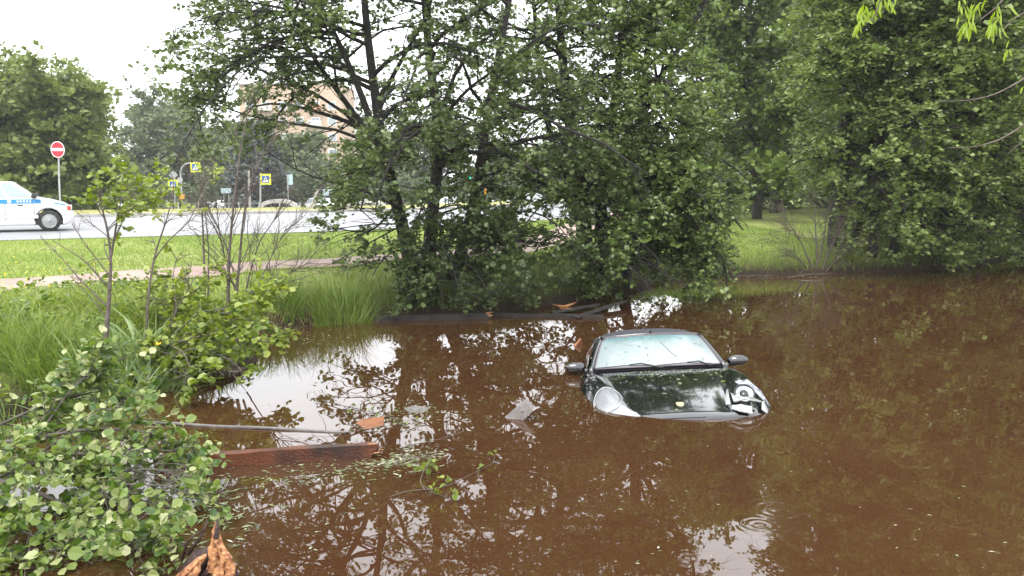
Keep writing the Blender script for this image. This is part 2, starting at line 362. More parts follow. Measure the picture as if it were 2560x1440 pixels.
def children(P, m, t0, t1, ang, flat=.5, lenf=None):
    """start points and directions of m children per curve"""
    B, n, _ = P.shape; t_ = rng.uniform(t0, t1, (B, m)); t_.sort(axis=1)
    f = t_*(n-1); i = np.minimum(f.astype(int), n-2); fr = (f-i)[..., None]; bi = np.arange(B)[:, None]
    st = P[bi, i]*(1-fr)+P[bi, i+1]*fr; tan = norm(P[bi, i+1]-P[bi, i])
    rnd = rng.normal(0, 1, (B, m, 3)); rnd[..., 2] *= flat
    side = norm(rnd-tan*(rnd*tan).sum(-1, keepdims=True)); A = rng.normal(ang, .2, (B, m, 1))
    d = tan*np.cos(A)+side*np.sin(A); d[..., 2] *= (.55+.45*flat)
    return st.reshape(-1, 3), norm(d).reshape(-1, 3), t_.reshape(-1), np.repeat(np.arange(B), m)
LEAF6 = np.array([(0,0,0), (-.42,.38,.07), (-.36,.78,.07), (0,1.0,-.05), (.36,.78,.07), (.42,.38,.07)])
LEAFQ6 = np.array([(0,3,2,1), (0,5,4,3)])
LEAF4 = np.array([(0,0,0), (-.45,.55,.05), (0,1.05,-.03), (.45,.55,.05)]); LEAFQ4 = np.array([(0,3,2,1)])
def leaf_frames(pos, tw, size, tilt):
    """axes of leaves that lie roughly level, tips away from their twig"""
    n = len(pos); nrm = norm(np.array([0, 0, 1.])+rng.normal(0, tilt, (n, 3)))
    y = norm(tw+rng.normal(0, .6, (n, 3))); y = norm(y-nrm*(y*nrm).sum(-1, keepdims=True)); x = np.cross(y, nrm)
    s = size*np.clip(rng.normal(.95, .28, (n, 1)), .4, 1.5)
    return x*s, y*s, nrm*s
def leaves_mesh(name, pos, tw, size, tilt, m, tint, shape=6):
    x, y, z = leaf_frames(pos, tw, size, tilt)
    Lf, Qf = (LEAF6, LEAFQ6) if shape == 6 else (LEAF4, LEAFQ4)
    V = pos[:, None]+x[:, None]*Lf[:, :1]+y[:, None]*Lf[:, 1:2]+z[:, None]*Lf[:, 2:]
    k = len(Lf); Q = (np.arange(len(pos))[:, None, None]*k+Qf).reshape(-1, 4)
    return quads(name, V.reshape(-1, 3), Q, m, smooth=False, tint=np.repeat(np.clip(tint, 0, 1), k))
def vnoise(p, s, seed=0):
    """cheap smooth 3D noise"""
    q = p*s+seed*7.3; o = np.zeros(len(p))
    for i, (a, b_, c) in enumerate([(1,.7,.3),(-.6,1.1,.5),(.4,-.8,1.2),(1.3,.2,-.9)]):
        o += np.sin(q@np.array([a, b_, c])*(1+.37*i)+i*1.9)
    return o/4
def tube_line(pts, r0, r1, n=14, pw=.8):
    P = np.asarray(pts, float); s = np.r_[0, np.cumsum(np.linalg.norm(np.diff(P, axis=0), axis=1))]
    q = np.linspace(0, s[-1], n); A = np.stack([np.interp(q, s, P[:, k]) for k in range(3)], 1)
    for _ in range(1): B = A.copy(); B[1:-1] = (A[:-2]+2*A[1:-1]+A[2:])/4; A = B
    return A, r0+(r1-r0)*np.linspace(0, 1, n)**pw
def tree(name, base, stems, label, cat='tree', group=None, limbs=18, limb_len=3.0, sub=9, sub_len=1.1, twig=6, twig_len=.38,
         nleaf=8, lsize=.075, leafm='leaf_alder', t0=.25, limb_ang=1.1, droop=.05, tilt=.5, flat=.5, hole=.2, shape=6,
         barkm='bark', tint0=.4, bias=None, keep=None, top_taper=.55, tw_k=3, low_droop=0, extra=None, maxleaf=None, thin=None):
    root = empty(name, base, 0, label, cat, group)
    VS, QS, off = [], [], 0
    def push(V, Q):
        nonlocal off
        VS.append(V); QS.append(Q+off); off += len(V)
    allP, allR = [], []
    for pts, r0, r1 in stems:
        P, R = tube_line(pts, r0, r1, 16); allP.append(P); allR.append(R)
    SP, SR = np.array(allP), np.array(allR)
    push(*tubes(SP, SR, 10))
    st, d, tt, bi = children(SP, limbs, t0, 1.0, limb_ang, flat*.8)
    if bias is not None: d = norm(d+np.array(bias))
    ln = limb_len*rng.uniform(.55, 1.15, len(st))*(1-top_taper*(tt-t0)/(1-t0))
    ln = np.maximum(ln, .3)
    LP = curves(st, d, ln, 9, droop+0*ln[0], .13)
    if low_droop:
        sel = tt < t0+.3; LP[sel] = curves(st[sel], d[sel], ln[sel], 9, droop+low_droop, .13)
    r_at = np.array([np.interp(a, np.linspace(0, 1, 16), SR[b_]) for a, b_ in zip(tt, bi)])
    LR = np.minimum(r_at*.55, .012+ln*.013)[:, None]*np.linspace(1, .25, 9)[None]
    if keep is not None: k_ = keep(LP[:, 7]) & keep(LP[:, 5]); LP, LR, ln = LP[k_], LR[k_], ln[k_]
    if extra is not None:   # hand-laid limbs
        EP, ER = zip(*[tube_line(p, a, b_, 9) for p, a, b_ in extra]); LP = np.concatenate([LP, EP]); LR = np.concatenate([LR, ER]); ln = np.r_[ln, [np.linalg.norm(p[-1]-p[0]) for p in EP]]
    push(*tubes(LP, LR, 6))
    st, d, t2, bi = children(LP, sub, .12, 1.0, .85, flat)
    l2 = sub_len*rng.uniform(.5, 1.2, len(st))*np.clip(ln[bi]/limb_len+.35, .4, 1.1)*(1.15-.55*t2)
    BP = curves(st, d, l2, 6, droop*1.2, .16); BR = (.004+l2*.006)[:, None]*np.linspace(1, .3, 6)[None]
    if keep is not None: k_ = keep(BP[:, 3]); BP, BR = BP[k_], BR[k_]
    push(*tubes(BP[:, ::(1 if tw_k else 5)], BR[:, ::(1 if tw_k else 5)], 4 if tw_k else 3))
    st, d, t3, bi = children(BP, twig, .1, 1.0, .8, flat)
    l3 = twig_len*rng.uniform(.5, 1.3, len(st)); TP = curves(st, d, l3, 4, droop*2, .12)
    hn = vnoise(TP[:, 2], 1.3, 1)+.6*vnoise(TP[:, 2], 3.1, 2)
    kp = hn > np.quantile(hn, hole) if hole > 0 else np.ones(len(TP), bool)
    if thin: kp &= rng.uniform(0, 1, len(TP)) < 1-(1-thin[2])*np.clip((TP[:, 2, 2]-thin[0])/(thin[1]-thin[0]), 0, 1)
    TP = TP[kp]
    TR = np.full((len(TP), 4), lsize*.035)*np.array([1.2, 1, .8, .5]); (push(*tubes(TP[:, ::3], TR[:, ::3], tw_k)) if tw_k else None)
    link('trunk', quads('trunk', np.vstack(VS), np.vstack(QS), M[barkm]), root)
    # leaves: alternate along the twig
    tl = (np.arange(nleaf)+.5)/nleaf; f = tl*3; i = np.minimum(f.astype(int), 2); fr = (f-i)[None, :, None]
    pos = TP[:, i]*(1-fr)+TP[:, i+1]*fr; tan = norm(TP[:, i+1]-TP[:, i])
    side = norm(np.cross(tan, np.array([0, 0, 1.])))*np.where(np.arange(nleaf) % 2, 1, -1)[None, :, None]
    dirs = (tan*.7+side).reshape(-1, 3); pos = (pos+rng.normal(0, lsize*.25, pos.shape)).reshape(-1, 3)
    if keep is not None: k_ = keep(pos); pos, dirs = pos[k_], dirs[k_]
    if maxleaf and len(pos) > maxleaf:
        k_ = rng.permutation(len(pos))[:maxleaf]; pos, dirs = pos[k_], dirs[k_]
    tint = tint0+.16*rng.normal(0, 1, len(pos))+.22*vnoise(pos, .8, 5)+.12*vnoise(pos, 3., 6)
    cr = link('crown', leaves_mesh('crown', pos, dirs, lsize, tilt, M[leafm], tint, shape), root); cr['kind'] = 'stuff'
    return root, len(pos)
LOG = []
def show(name, n): LOG.append((name, n))

# --- the two alders on the far bank
YA = 13.9
def A(px, py, dy=0): return AT(px, py, YA+dy)
stemsA = [([A(1040,745), A(1020,620,.05), A(985,480,.1), A(955,370,.1), A(940,250,.2), A(918,90,.2), A(905,-80,.2), A(890,-220,.1), A(880,-360)], .135, .03),
          ([A(1075,748,.1), A(1072,600,.2), A(1092,450,.3), A(1097,300,.3), A(1072,150,.4), A(1062,0,.4), A(1050,-180,.4), A(1035,-370,.4)], .135, .03),
          ([A(1120,720,.1), A(1165,600,.0), A(1200,440,-.1), A(1213,310,-.1), A(1240,180,-.2), A(1262,60,-.2), A(1295,-120,-.2), A(1320,-340,-.2)], .12, .025),
          ([A(955,385,.1), A(905,240,-.1), A(850,110,-.3), A(770,-40,-.5), A(715,-160,-.7), A(670,-270,-.8)], .07, .015),
          ([A(950,372,.1), A(860,250,.5), A(770,125,.8), A(715,0,1.0), A(650,-150,1.2)], .06, .015)]
extraA = [([A(990,440), A(900,330,-.4), A(770,315,-.8), A(600,290,-1.1), A(470,230,-1.3)], .04, .008),
          ([A(970,400), A(860,270,.4), A(700,190,.7), A(520,130,.9), A(430,60,1)], .04, .008),
          ([A(1000,500), A(930,585,-.3), A(860,575,-.5), A(800,560,-.7)], .025, .006),
          ([A(1145,625), A(1180,605,-.2), A(1290,602,-.4), A(1420,612,-.5)], .035, .012),
          ([A(1150,615), A(1180,575,-.15), A(1228,546,-.3)], .045, .035),
          ([A(1215,440), A(1290,415,-.3), A(1375,405,-.5), A(1450,380,-.6)], .03, .01),
          ([A(1000,520), A(900,470,-.6), A(760,440,-1.0), A(640,360,-1.2)], .03, .008),
          ([A(1060,650), A(1000,620,-.9), A(960,640,-1.3), A(930,690,-1.5)], .025, .006),
          ([A(1120,680), A(1160,650,-.8), A(1200,690,-1.3), A(1230,750,-1.5)], .025, .006),
          ([A(1080,640), A(1100,600,-1.0), A(1130,650,-1.5), A(1150,740,-1.7)], .025, .006),
          ([A(1200,560), A(1320,520,-.7), A(1400,560,-1.0), A(1450,640,-1.1)], .025, .006),
          ([A(1100,300), A(1180,210,-.8), A(1280,150,-1.3), A(1400,60,-1.6)], .035, .008)]
for _k in range(8):
    px0 = rng.uniform(1040, 1180); py0 = rng.uniform(430, 640); px1 = rng.uniform(980, 1430); py1 = rng.uniform(600, 750); dz = -rng.uniform(.8, 1.7)
    extraA.append(([A(px0, py0), A((px0+px1)/2, min(py0, py1)-30, dz*.6), A(px1, py1, dz)], .02, .005))
for _k in range(5):
    px1 = rng.uniform(1060, 1250); dz = -rng.uniform(.9, 1.7)
    extraA.append(([A(rng.uniform(1050, 1140), 660), A(px1, 655, dz*.6), A(px1+15, rng.uniform(700, 765), dz)], .014, .004))
for (x1, y1, x2, y2) in [(930, 560, 815, 575), (900, 620, 830, 660), (940, 520, 850, 520)]:
    extraA.append(([A(1010, 560), A(x1, y1, -.5), A(x2, y2, -.9)], .018, .005))
def keepA(p):
    # nothing in front of the open lawn at the left, no sprays under the crown's left edge
    u = p[:, 0]; z = p[:, 2]
    return (u > -5.5+.3*np.sin(z*2.3)) & ~((u < -2.95) & (z < 2.35) & (z > 1.75)) & ~((u < -3.3) & (z < 2.3)) & ~((u < -1.9) & (z < .75)) & ~((u > 2.6) & (z < 2.2)) & (z > .12)
_, na = tree('alder_tree', G(1070,755,.15), stemsA, 'large alder with dark forking trunks, its airy crown reaching left above the road',
     limbs=25, limb_len=3.6, sub=10, sub_len=1.1, twig=6, twig_len=.34, nleaf=10, lsize=.070, t0=.28, droop=.045, tilt=.6, hole=.27, thin=(3.3, 6.4, .32),
     extra=extraA, keep=keepA, bias=(-.12, -.1, 0), low_droop=.08, tint0=.5)
show('A', na)
YB = 16.0
def Bp(px, py, dy=0): return AT(px, py, YB+dy)
stemsB = [([Bp(1462,712), Bp(1462,560,.1), Bp(1440,400,.1), Bp(1415,250,.2), Bp(1402,100,.2), Bp(1390,-80,.2), Bp(1380,-270,.1)], .19, .03),
          ([Bp(1505,705,.1), Bp(1500,520,.2), Bp(1520,360,.3), Bp(1545,200,.3), Bp(1560,0,.4), Bp(1575,-240,.4)], .15, .03),
          ([Bp(1440,560,.2), Bp(1375,340,.4), Bp(1345,160,.5), Bp(1330,-60,.6), Bp(1305,-230,.6)], .09, .02),
          ([Bp(1560,700,.3), Bp(1600,520,.2), Bp(1612,400,.1), Bp(1606,250,0), Bp(1625,60,-.1), Bp(1645,-230,-.1)], .12, .025),
          ([Bp(1500,330,.2), Bp(1600,265,.1), Bp(1680,150,0), Bp(1760,20,0), Bp(1790,-160,0)], .08, .02)]
extraB = [([Bp(1560,640), Bp(1650,590,-.6), Bp(1750,600,-1.2), Bp(1840,640,-1.5)], .04, .008),
          ([Bp(1580,600), Bp(1680,500,-.4), Bp(1780,480,-.8), Bp(1850,560,-1.1)], .04, .008),
          ([Bp(1540,650), Bp(1600,640,-1.2), Bp(1650,680,-2.0), Bp(1720,715,-2.5)], .03, .006),
          ([Bp(1480,640), Bp(1460,600,-1.2), Bp(1480,650,-2.0), Bp(1500,705,-2.4)], .03, .006),
          ([Bp(1440,620), Bp(1380,580,-1.2), Bp(1330,630,-2.0), Bp(1310,720,-2.3)], .03, .006),
          ([Bp(1500,560), Bp(1560,520,-1.2), Bp(1590,560,-2), Bp(1600,650,-2.4)], .03, .006),
          ([Bp(1610,420), Bp(1720,380,-.2), Bp(1800,330,-.4), Bp(1880,300,-.5)], .035, .008),
          ([Bp(1600,300), Bp(1700,230,.2), Bp(1800,190,.3), Bp(1880,180,.3)], .035, .008),
          ([Bp(1580,560), Bp(1640,440,-1), Bp(1720,420,-1.6), Bp(1800,440,-2)], .03, .008)]
for _k in range(17):
    px0 = rng.uniform(1450, 1610); py0 = rng.uniform(380, 620); px1 = rng.uniform(1380, 1840); py1 = rng.uniform(480, 700); dz = -rng.uniform(1.0, 2.4)
    extraB.append(([Bp(px0, py0), Bp((px0+px1)/2, min(py0, py1)-40, dz*.6), Bp(px1, py1, dz)], .022, .005))
for _k in range(9):
    px1 = rng.uniform(1450, 1800); dz = -rng.uniform(1.4, 2.6)
    extraB.append(([Bp(rng.uniform(1470, 1600), 620), Bp(px1, 610, dz*.6), Bp(px1+20, rng.uniform(660, 715), dz)], .016, .004))
def keepB(p):
    u = p[:, 0]*YB/np.maximum(p[:, 1], 5); z = p[:, 2]
    lim = 4.45-.12*np.abs(z-1.2)
    return (u < lim+.35*np.sin(z*4)) & (z > .1)
_, nb = tree('alder_tree', G(1490,715,.15), stemsB, 'dense alder with crooked dark trunks drooping over the water right behind the sunken car',
     limbs=26, limb_len=2.9, sub=11, sub_len=1.15, twig=6, twig_len=.36, nleaf=10, lsize=.072, t0=.14, droop=.06, tilt=.6, hole=.3, thin=(3.4, 6.8, .3),
     leafm='leaf_deep', extra=extraB, keep=keepB, bias=(.14, -.2, 0), low_droop=.14, tint0=.55)
show('B', nb)

# --- the trees on the right bank
def grove(label, base_px, Y, stems_px, seed, **kw):
    st = [([AT(x, y, Y+dy) for x, y, dy in s], r0, r1) for s, r0, r1 in stems_px]
    b_ = AT(base_px[0], base_px[1], Y); args = dict(limbs=38, limb_len=3.4, sub=11, sub_len=1.5, twig=7, twig_len=.5, nleaf=11, lsize=.098, t0=.05, droop=.04, tilt=.5, hole=.15, shape=4, leafm='leaf_right', low_droop=.15)
    args.update(kw); r, k = tree(kw.pop('nm', 'willow_tree'), (b_[0], b_[1], .3), st, label, **{a: c for a, c in args.items() if a != 'nm'}); show(label[:20], k)
def keepC(p):
    px = 1280+FPX*p[:, 0]/(p[:, 1]*math.cos(PITCH)-(p[:, 2]-CAMH)*math.sin(PITCH))
    return (p[:, 2] > .1) & ~((px < 2080) & (p[:, 2] < 1.75) & (p[:, 1] < 26)) & (px > 1930-60*np.sin(p[:, 2]*1.7))
grove('thick dark trunked tree on the right bank, beside the bare leafless bush', (2100, 640), 20.5,
      [([(2090,655,0),(2095,520,0),(2112,330,.1),(2130,150,.1),(2150,-60,.2),(2170,-420,.2)], .24, .05),
       ([(2130,620,.2),(2172,480,.1),(2180,350,0),(2160,150,0),(2140,-100,0),(2120,-330,0)], .08, .02)], 1, keep=keepC, limb_len=3.2, t0=.12, tint0=.55, bias=(0,-.25,0))
grove('tree with two slim leaning trunks near the middle of the right bank', (2200, 650), 20.0,
      [([(2180,660,0),(2190,480,0),(2205,300,.1),(2215,100,.1),(2225,-100,.2),(2220,-450,.2)], .13, .03),
       ([(2225,655,.2),(2260,520,.1),(2300,400,0),(2330,280,0),(2370,120,-.2),(2400,-250,-.4)], .12, .02)], 2, keep=keepC, tint0=.62, bias=(0,-.35,0))
grove('spreading tree at the right edge whose lowest boughs touch the water', (2420, 640), 21.5,
      [([(2360,640,0),(2350,520,0),(2390,350,.1),(2420,150,.1),(2440,-100,.2),(2450,-420,.2)], .15, .03),
       ([(2440,640,.2),(2480,500,.1),(2500,320,0),(2520,100,0),(2540,-150,-.2),(2550,-400,-.4)], .13, .02)], 3, keep=keepC, tint0=.55, limb_len=3.6, bias=(0,-.3,0), low_droop=.14)
grove('outermost tree standing where the far bank bends back at the right edge', (2620, 640), 25,
      [([(2600,620,0),(2610,450,0),(2590,250,.1),(2600,50,.1),(2580,-200,.2)], .16, .03),
       ([(2660,620,.2),(2700,450,.1),(2720,250,0),(2760,0,0),(2780,-200,-.2)], .13, .02)], 4, keep=keepC, tint0=.6, limb_len=4.2, bias=(-.1,-.3,0), low_droop=.14, lsize=.13)

# --- background trees: three kinds built once, then copied
def far_tree(label, x, y, h, rad, leafm, seed, lsize, group=None, n_stem=2, tint0=.5, nm='broadleaf_tree', low=.08, cnt=None, limbs=22, hole=.08, z0=None, ntw=5, nl=6):
    ntw += 2; nl += 3
    if z0 is None: z0 = T1(x, y)
    st = []
    for k in range(n_stem):
        a = rng.uniform(0, 2*PI); q = np.array([[x, y, z0-.2], [x+.1*math.cos(a), y+.1*math.sin(a), z0+h*.2], [x+.25*rad*math.cos(a), y+.25*rad*math.sin(a), z0+h*.55], [x+.35*rad*math.cos(a), y+.35*rad*math.sin(a), z0+h*.93]])
        st.append((q, h*.02, h*.004))
    r, k = tree(nm, (x, y, z0), st, label, group=group, limbs=limbs, limb_len=rad*1.05, sub=9, sub_len=rad*.42, twig=ntw, twig_len=rad*.16, nleaf=nl, lsize=lsize, leafm=leafm,
         t0=low, droop=.02, tilt=.75, hole=hole, shape=4, barkm='bark_far', tint0=tint0, top_taper=.5, tw_k=0)
    show(label[:24], k); return r
far_tree('broad bushy tree with yellow green clumps behind the no entry sign', -25.2, 44, 7.6, 4.9, 'leaf_far', 1, .25, n_stem=4, limbs=26, nl=7, tint0=.62, hole=.03)
far_tree('dark leafy tree cut by the left edge of the photo behind the patrol car', -31, 46, 7.0, 4.3, 'leaf_far', 2, .27, n_stem=2, tint0=.4)
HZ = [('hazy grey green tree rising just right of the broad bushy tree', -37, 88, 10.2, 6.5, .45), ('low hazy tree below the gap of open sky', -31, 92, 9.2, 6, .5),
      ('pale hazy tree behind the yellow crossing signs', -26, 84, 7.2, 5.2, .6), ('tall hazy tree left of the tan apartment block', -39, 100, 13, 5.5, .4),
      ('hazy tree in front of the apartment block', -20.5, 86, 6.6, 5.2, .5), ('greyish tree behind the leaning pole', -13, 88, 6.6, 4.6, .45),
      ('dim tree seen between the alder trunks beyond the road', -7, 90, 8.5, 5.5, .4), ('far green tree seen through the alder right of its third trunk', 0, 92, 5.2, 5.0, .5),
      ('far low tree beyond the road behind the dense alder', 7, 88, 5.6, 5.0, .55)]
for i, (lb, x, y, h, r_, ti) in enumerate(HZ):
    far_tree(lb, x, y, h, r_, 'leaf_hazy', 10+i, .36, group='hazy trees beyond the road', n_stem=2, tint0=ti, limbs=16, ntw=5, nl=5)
UG = [('dark undergrowth bush behind the two slim leaning trunks', 13.2, 26.5, 3.2, 2.3, .2),
      ('dark undergrowth bush behind the lowest boughs at the right', 16.0, 28.5, 3.6, 2.5, .15), ('dark undergrowth bush nearest the right edge of the photo', 18.6, 29.5, 4.0, 2.6, .25),
      ('dark undergrowth bush hidden past the right edge', 23, 32.5, 4.5, 3, .2)]
for i, (lb, x, y, h, r_, ti) in enumerate(UG):
    far_tree(lb, x, y, h, r_, 'leaf_deep', 70+i, .13, group='undergrowth on the right bank', nm='bush', n_stem=3, tint0=ti, limbs=13, low=.02, nl=6)
HG = [('low hedge bush at the left end of the row behind the open lawn', 10.5, 46, 3.2, 3.2, .3), ('low hedge bush in the middle of the row behind the open lawn', 15, 48, 3.4, 3.4, .4),
      ('low hedge bush at the right end of the row behind the open lawn', 20, 49, 3.6, 3.6, .3), ('low hedge bush behind the dense alder', 6, 50, 3.0, 3.2, .4), ('distant bush behind the back row trees', 26, 50, 4, 4, .3), ('rightmost distant bush behind the back row trees', 33, 52, 4, 4, .35)]
for i, (lb, x, y, h, r_, ti) in enumerate(HG):
    far_tree(lb, x, y, h, r_, 'leaf_deep', 80+i, .2, group='hedge bushes behind the lawn', nm='bush', n_stem=3, tint0=ti, limbs=11, low=.02, nl=5)
# far-off wood that reads as one mass
def far_wood(name, label, pts, h, depth, n, size, m, tint, z0=.5):
    P = np.asarray(pts, float); L_ = np.r_[0, np.cumsum(np.hypot(*np.diff(P, axis=0).T))]; q = rng.uniform(0, L_[-1], n)
    x = np.interp(q, L_, P[:, 0]); y = np.interp(q, L_, P[:, 1])+rng.uniform(0, depth, n); top = h*(.75+.25*np.sin(q*.55)*np.cos(q*.23)+.12*np.sin(q*1.9))
    z = z0+top*rng.uniform(0, 1, n)**.8; pos = np.c_[x, y, z]; k = vnoise(pos, 1.2, 4)+.5*vnoise(pos, 2.6, 8) > -.75; pos = pos[k]
    d = np.c_[rng.normal(0, 1, len(pos)), rng.normal(0, 1, len(pos))-.5, rng.normal(0, .5, len(pos))-.3]
    tag(link(name, leaves_mesh(name, pos, d, size, .8, M[m], tint+.2*rng.normal(0, 1, len(pos))+.3*vnoise(pos, .9, 2), 4)), label, 'wood', kind='stuff')
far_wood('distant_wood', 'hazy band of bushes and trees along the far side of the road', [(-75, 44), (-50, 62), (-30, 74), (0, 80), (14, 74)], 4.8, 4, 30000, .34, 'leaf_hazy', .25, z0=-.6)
far_wood('distant_wood', 'dark green thicket behind the open lawn on the right', [(8.5, 54), (20, 53), (34, 50), (60, 52)], 4.2, 4, 22000, .28, 'leaf_deep', .3)
far_wood('bank_thicket', 'dark low thicket behind the trunks of the right bank', [(9.0, 22.3), (11.5, 23.3), (14, 26), (18, 29), (24, 33), (34, 37)], 1.9, 1.6, 24000, .11, 'leaf_deep', .25)
far_tree('silvery spruce behind the grey sign panel on its post', -22.2, 76, 7.4, 3.0, 'leaf_spruce', 30, .26, n_stem=1, nm='spruce_tree', limbs=60, nl=6)
BG = [('shaded tree behind the open lawn left of the bare bush', 9.6, 33, 10.5, 4.0, .32), ('leafy tree filling the gap between the two groups of alders', 12.5, 40, 14, 5.5, .5),
      ('tall tree far behind the thick trunk on the right bank', 17.5, 38, 15, 6, .38), ('big back row tree behind the right bank trees', 22, 40, 16, 6.5, .45),
      ('back row tree behind the outermost tree at the right edge', 28, 42, 16, 7, .5),
      ('farthest right back row tree past the photo edge', 35, 45, 16, 7, .45)]
for i, (lb, x, y, h, r_, ti) in enumerate(BG):
    far_tree(lb, x, y, h, r_, 'leaf_right' if i % 2 == 0 else 'leaf_alder', 40+i, .2, group='back row trees behind the right bank', n_stem=3, tint0=ti+.08, limbs=17, nl=6)

# --- saplings and bushes on the near left bank
def bush(name, label, cat, base, stems, leafm, **kw):
    a = dict(limbs=10, limb_len=.7, sub=5, sub_len=.35, twig=3, twig_len=.2, nleaf=6, lsize=.07, t0=.1, droop=.02, tilt=.6, hole=.1, barkm='twig', limb_ang=.7)
    a.update(kw); r, k = tree(name, base, stems, label, cat=cat, leafm=leafm, **a); show(label[:20], k); return r
# sapling with bare lower twigs (left)
Ys = 7.6
def S_(px, py, dy=0): return AT(px, py, Ys+dy)
bush('sapling', 'slender sapling with bare lower twigs and a leafy top in front of the road', 'sapling', S_(265,830),
     [([S_(262,880), S_(272,760), S_(278,650), S_(272,590,.05), S_(258,530,.05), S_(244,485,.1)], .026, .006),
      ([S_(278,640), S_(288,580), S_(298,520,-.1), S_(312,465,-.1)], .012, .004),
      ([S_(285,600), S_(312,540,.1), S_(340,475,.2)], .010, .004)], 'leaf_fresh',
     limbs=7, limb_len=.32, sub=3, sub_len=.17, twig=2, twig_len=.11, nleaf=5, lsize=.05, t0=.55, tint0=.55, hole=.0, top_taper=.3)
def bare(name, label, cat, base, stems, limbs=9, limb_len=.6, sub=4, sub_len=.3, t0=.15, group=None, mat_='twig', up=.25, kt=.0016, ang=.65):
    root = empty(name, base, 0, label, cat, group); VS, QS, off = [], [], 0
    PR = [tube_line(p, a, b_, 14) for p, a, b_ in stems]; SP = np.array([p for p, _ in PR]); SR = np.array([r for _, r in PR])
    st, d, tt, bi = children(SP, limbs, t0, .98, ang, .7); d = norm(d+np.array([0, 0, up])); ln = limb_len*rng.uniform(.4, 1.2, len(st))*(1.1-.6*tt)
    LP = curves(st, d, ln, 7, -.02, .12); LR = np.minimum(.006, .002+ln*.006)[:, None]*np.linspace(1, .35, 7)
    st, d, tt, bi = children(LP, sub, .2, 1, .6, .8); l2 = sub_len*rng.uniform(.4, 1.2, len(st)); BP = curves(st, d, l2, 5, -.02, .15); BR = np.full((len(BP), 5), kt)*np.linspace(1.3, .6, 5)
    for P, R, k in ((SP, SR, 7), (LP, LR, 5), (BP, BR, 3)):
        V, Q = tubes(P, R, k); VS.append(V); QS.append(Q+off); off += len(V)
    link('branches', quads('branches', np.vstack(VS), np.vstack(QS), M[mat_]), root); return root
bare('sapling', 'thin bare side shoots around the foot of the slender sapling', 'sapling', S_(250,860),
     [([S_(272,770), S_(200,700,.1), S_(150,640,.2), S_(100,590,.2)], .009, .003), ([S_(272,720), S_(210,650,-.1), S_(130,600,-.1)], .009, .003),
      ([S_(275,690), S_(220,620,.1), S_(180,560,.1)], .008, .003), ([S_(280,600), S_(230,560,.1), S_(190,530,.1)], .006, .002),
      ([S_(270,800), S_(225,740), S_(175,690)], .007, .003)], limbs=5, limb_len=.2, sub=2, sub_len=.12)
Yt = 9.6
def T_(px, py, dy=0): return AT(px, py, Yt+dy)
bare('leafless_shrub', 'leafless many stemmed shrub with fine twigs, left of the bank grass tussock', 'shrub', T_(585,800),
     [([T_(570,800), T_(572,640), T_(585,500), T_(600,380,.1), T_(625,250,.2)], .024, .004), ([T_(585,800), T_(600,640,.1), T_(610,520,.1), T_(640,420,.1), T_(690,330)], .022, .004),
      ([T_(600,800), T_(625,680), T_(650,600,-.1), T_(700,530,-.2)], .014, .004), ([T_(610,820), T_(660,740,-.1), T_(720,680,-.2), T_(790,650,-.3)], .01, .003),
      ([T_(600,760), T_(560,640,.1), T_(545,560,.1), T_(540,480,.1)], .012, .004), ([T_(610,780), T_(650,700), T_(690,620), T_(720,560)], .010, .003),
      ([T_(590,700), T_(560,600), T_(520,520), T_(500,450)], .010, .003)],
     limbs=14, limb_len=.75, sub=6, sub_len=.4)
bare('sapling', 'pair of thin bare stems standing left of the many stemmed shrub', 'sapling', T_(515,760),
     [([T_(512,780), T_(510,640), T_(505,520), T_(498,430), T_(490,360)], .017, .005), ([T_(520,770), T_(522,620), T_(512,520), T_(515,440)], .012, .004)],
     limbs=7, limb_len=.35, sub=3, sub_len=.2, t0=.4)
bush('sapling', 'leaning sapling with yellow green leaf tufts beside the pair of thin stems', 'sapling', S_(370,840,.8),
     [([S_(365,860,.8), S_(370,740,.8), S_(385,640,.9), S_(420,540,.9), S_(440,450,1.0), S_(420,420,1.0)], .016, .004), ([S_(385,650,.9), S_(420,600,1), S_(470,560,1.1), S_(540,410,1.6)], .008, .003)],
     'leaf_fresh', limbs=7, limb_len=.25, sub=2, sub_len=.14, twig=2, twig_len=.10, nleaf=5, lsize=.05, t0=.3, hole=.45, tint0=.75)
Yu = 8.9
def U_(px, py, dy=0): return AT(px, py, Yu+dy)
bush('alder_bush', 'leafy green alder bush hanging over the water left of the pond', 'bush', U_(430,900),
     [([U_(400,900), U_(430,800), U_(460,740), U_(490,690,.1)], .018, .005), ([U_(420,900), U_(500,800,-.1), U_(580,760,-.2), U_(640,720,-.3)], .02, .005),
      ([U_(410,920), U_(480,860,-.4), U_(560,840,-.7), U_(640,870,-.9)], .018, .005), ([U_(400,930), U_(420,860,-.5), U_(460,880,-.9), U_(480,930,-1.1)], .018, .005),
      ([U_(440,880), U_(520,830,-.4), U_(570,880,-.8), U_(590,930,-1)], .016, .005), ([U_(420,860), U_(440,780,.2), U_(430,700,.4), U_(440,650,.5)], .010, .004),
      ([U_(440,900), U_(500,880,-.6), U_(540,920,-1), U_(560,940,-1.2)], .014, .004), ([U_(430,870), U_(540,780,0), U_(600,790,-.2), U_(670,840,-.5)], .014, .004)],
     'leaf_fresh', limbs=8, limb_len=.34, sub=4, sub_len=.22, twig=4, twig_len=.13, nleaf=6, lsize=.060, t0=.2, hole=.38, tint0=.7, tilt=.6,
     keep=lambda p: (p[:, 2] > .03))
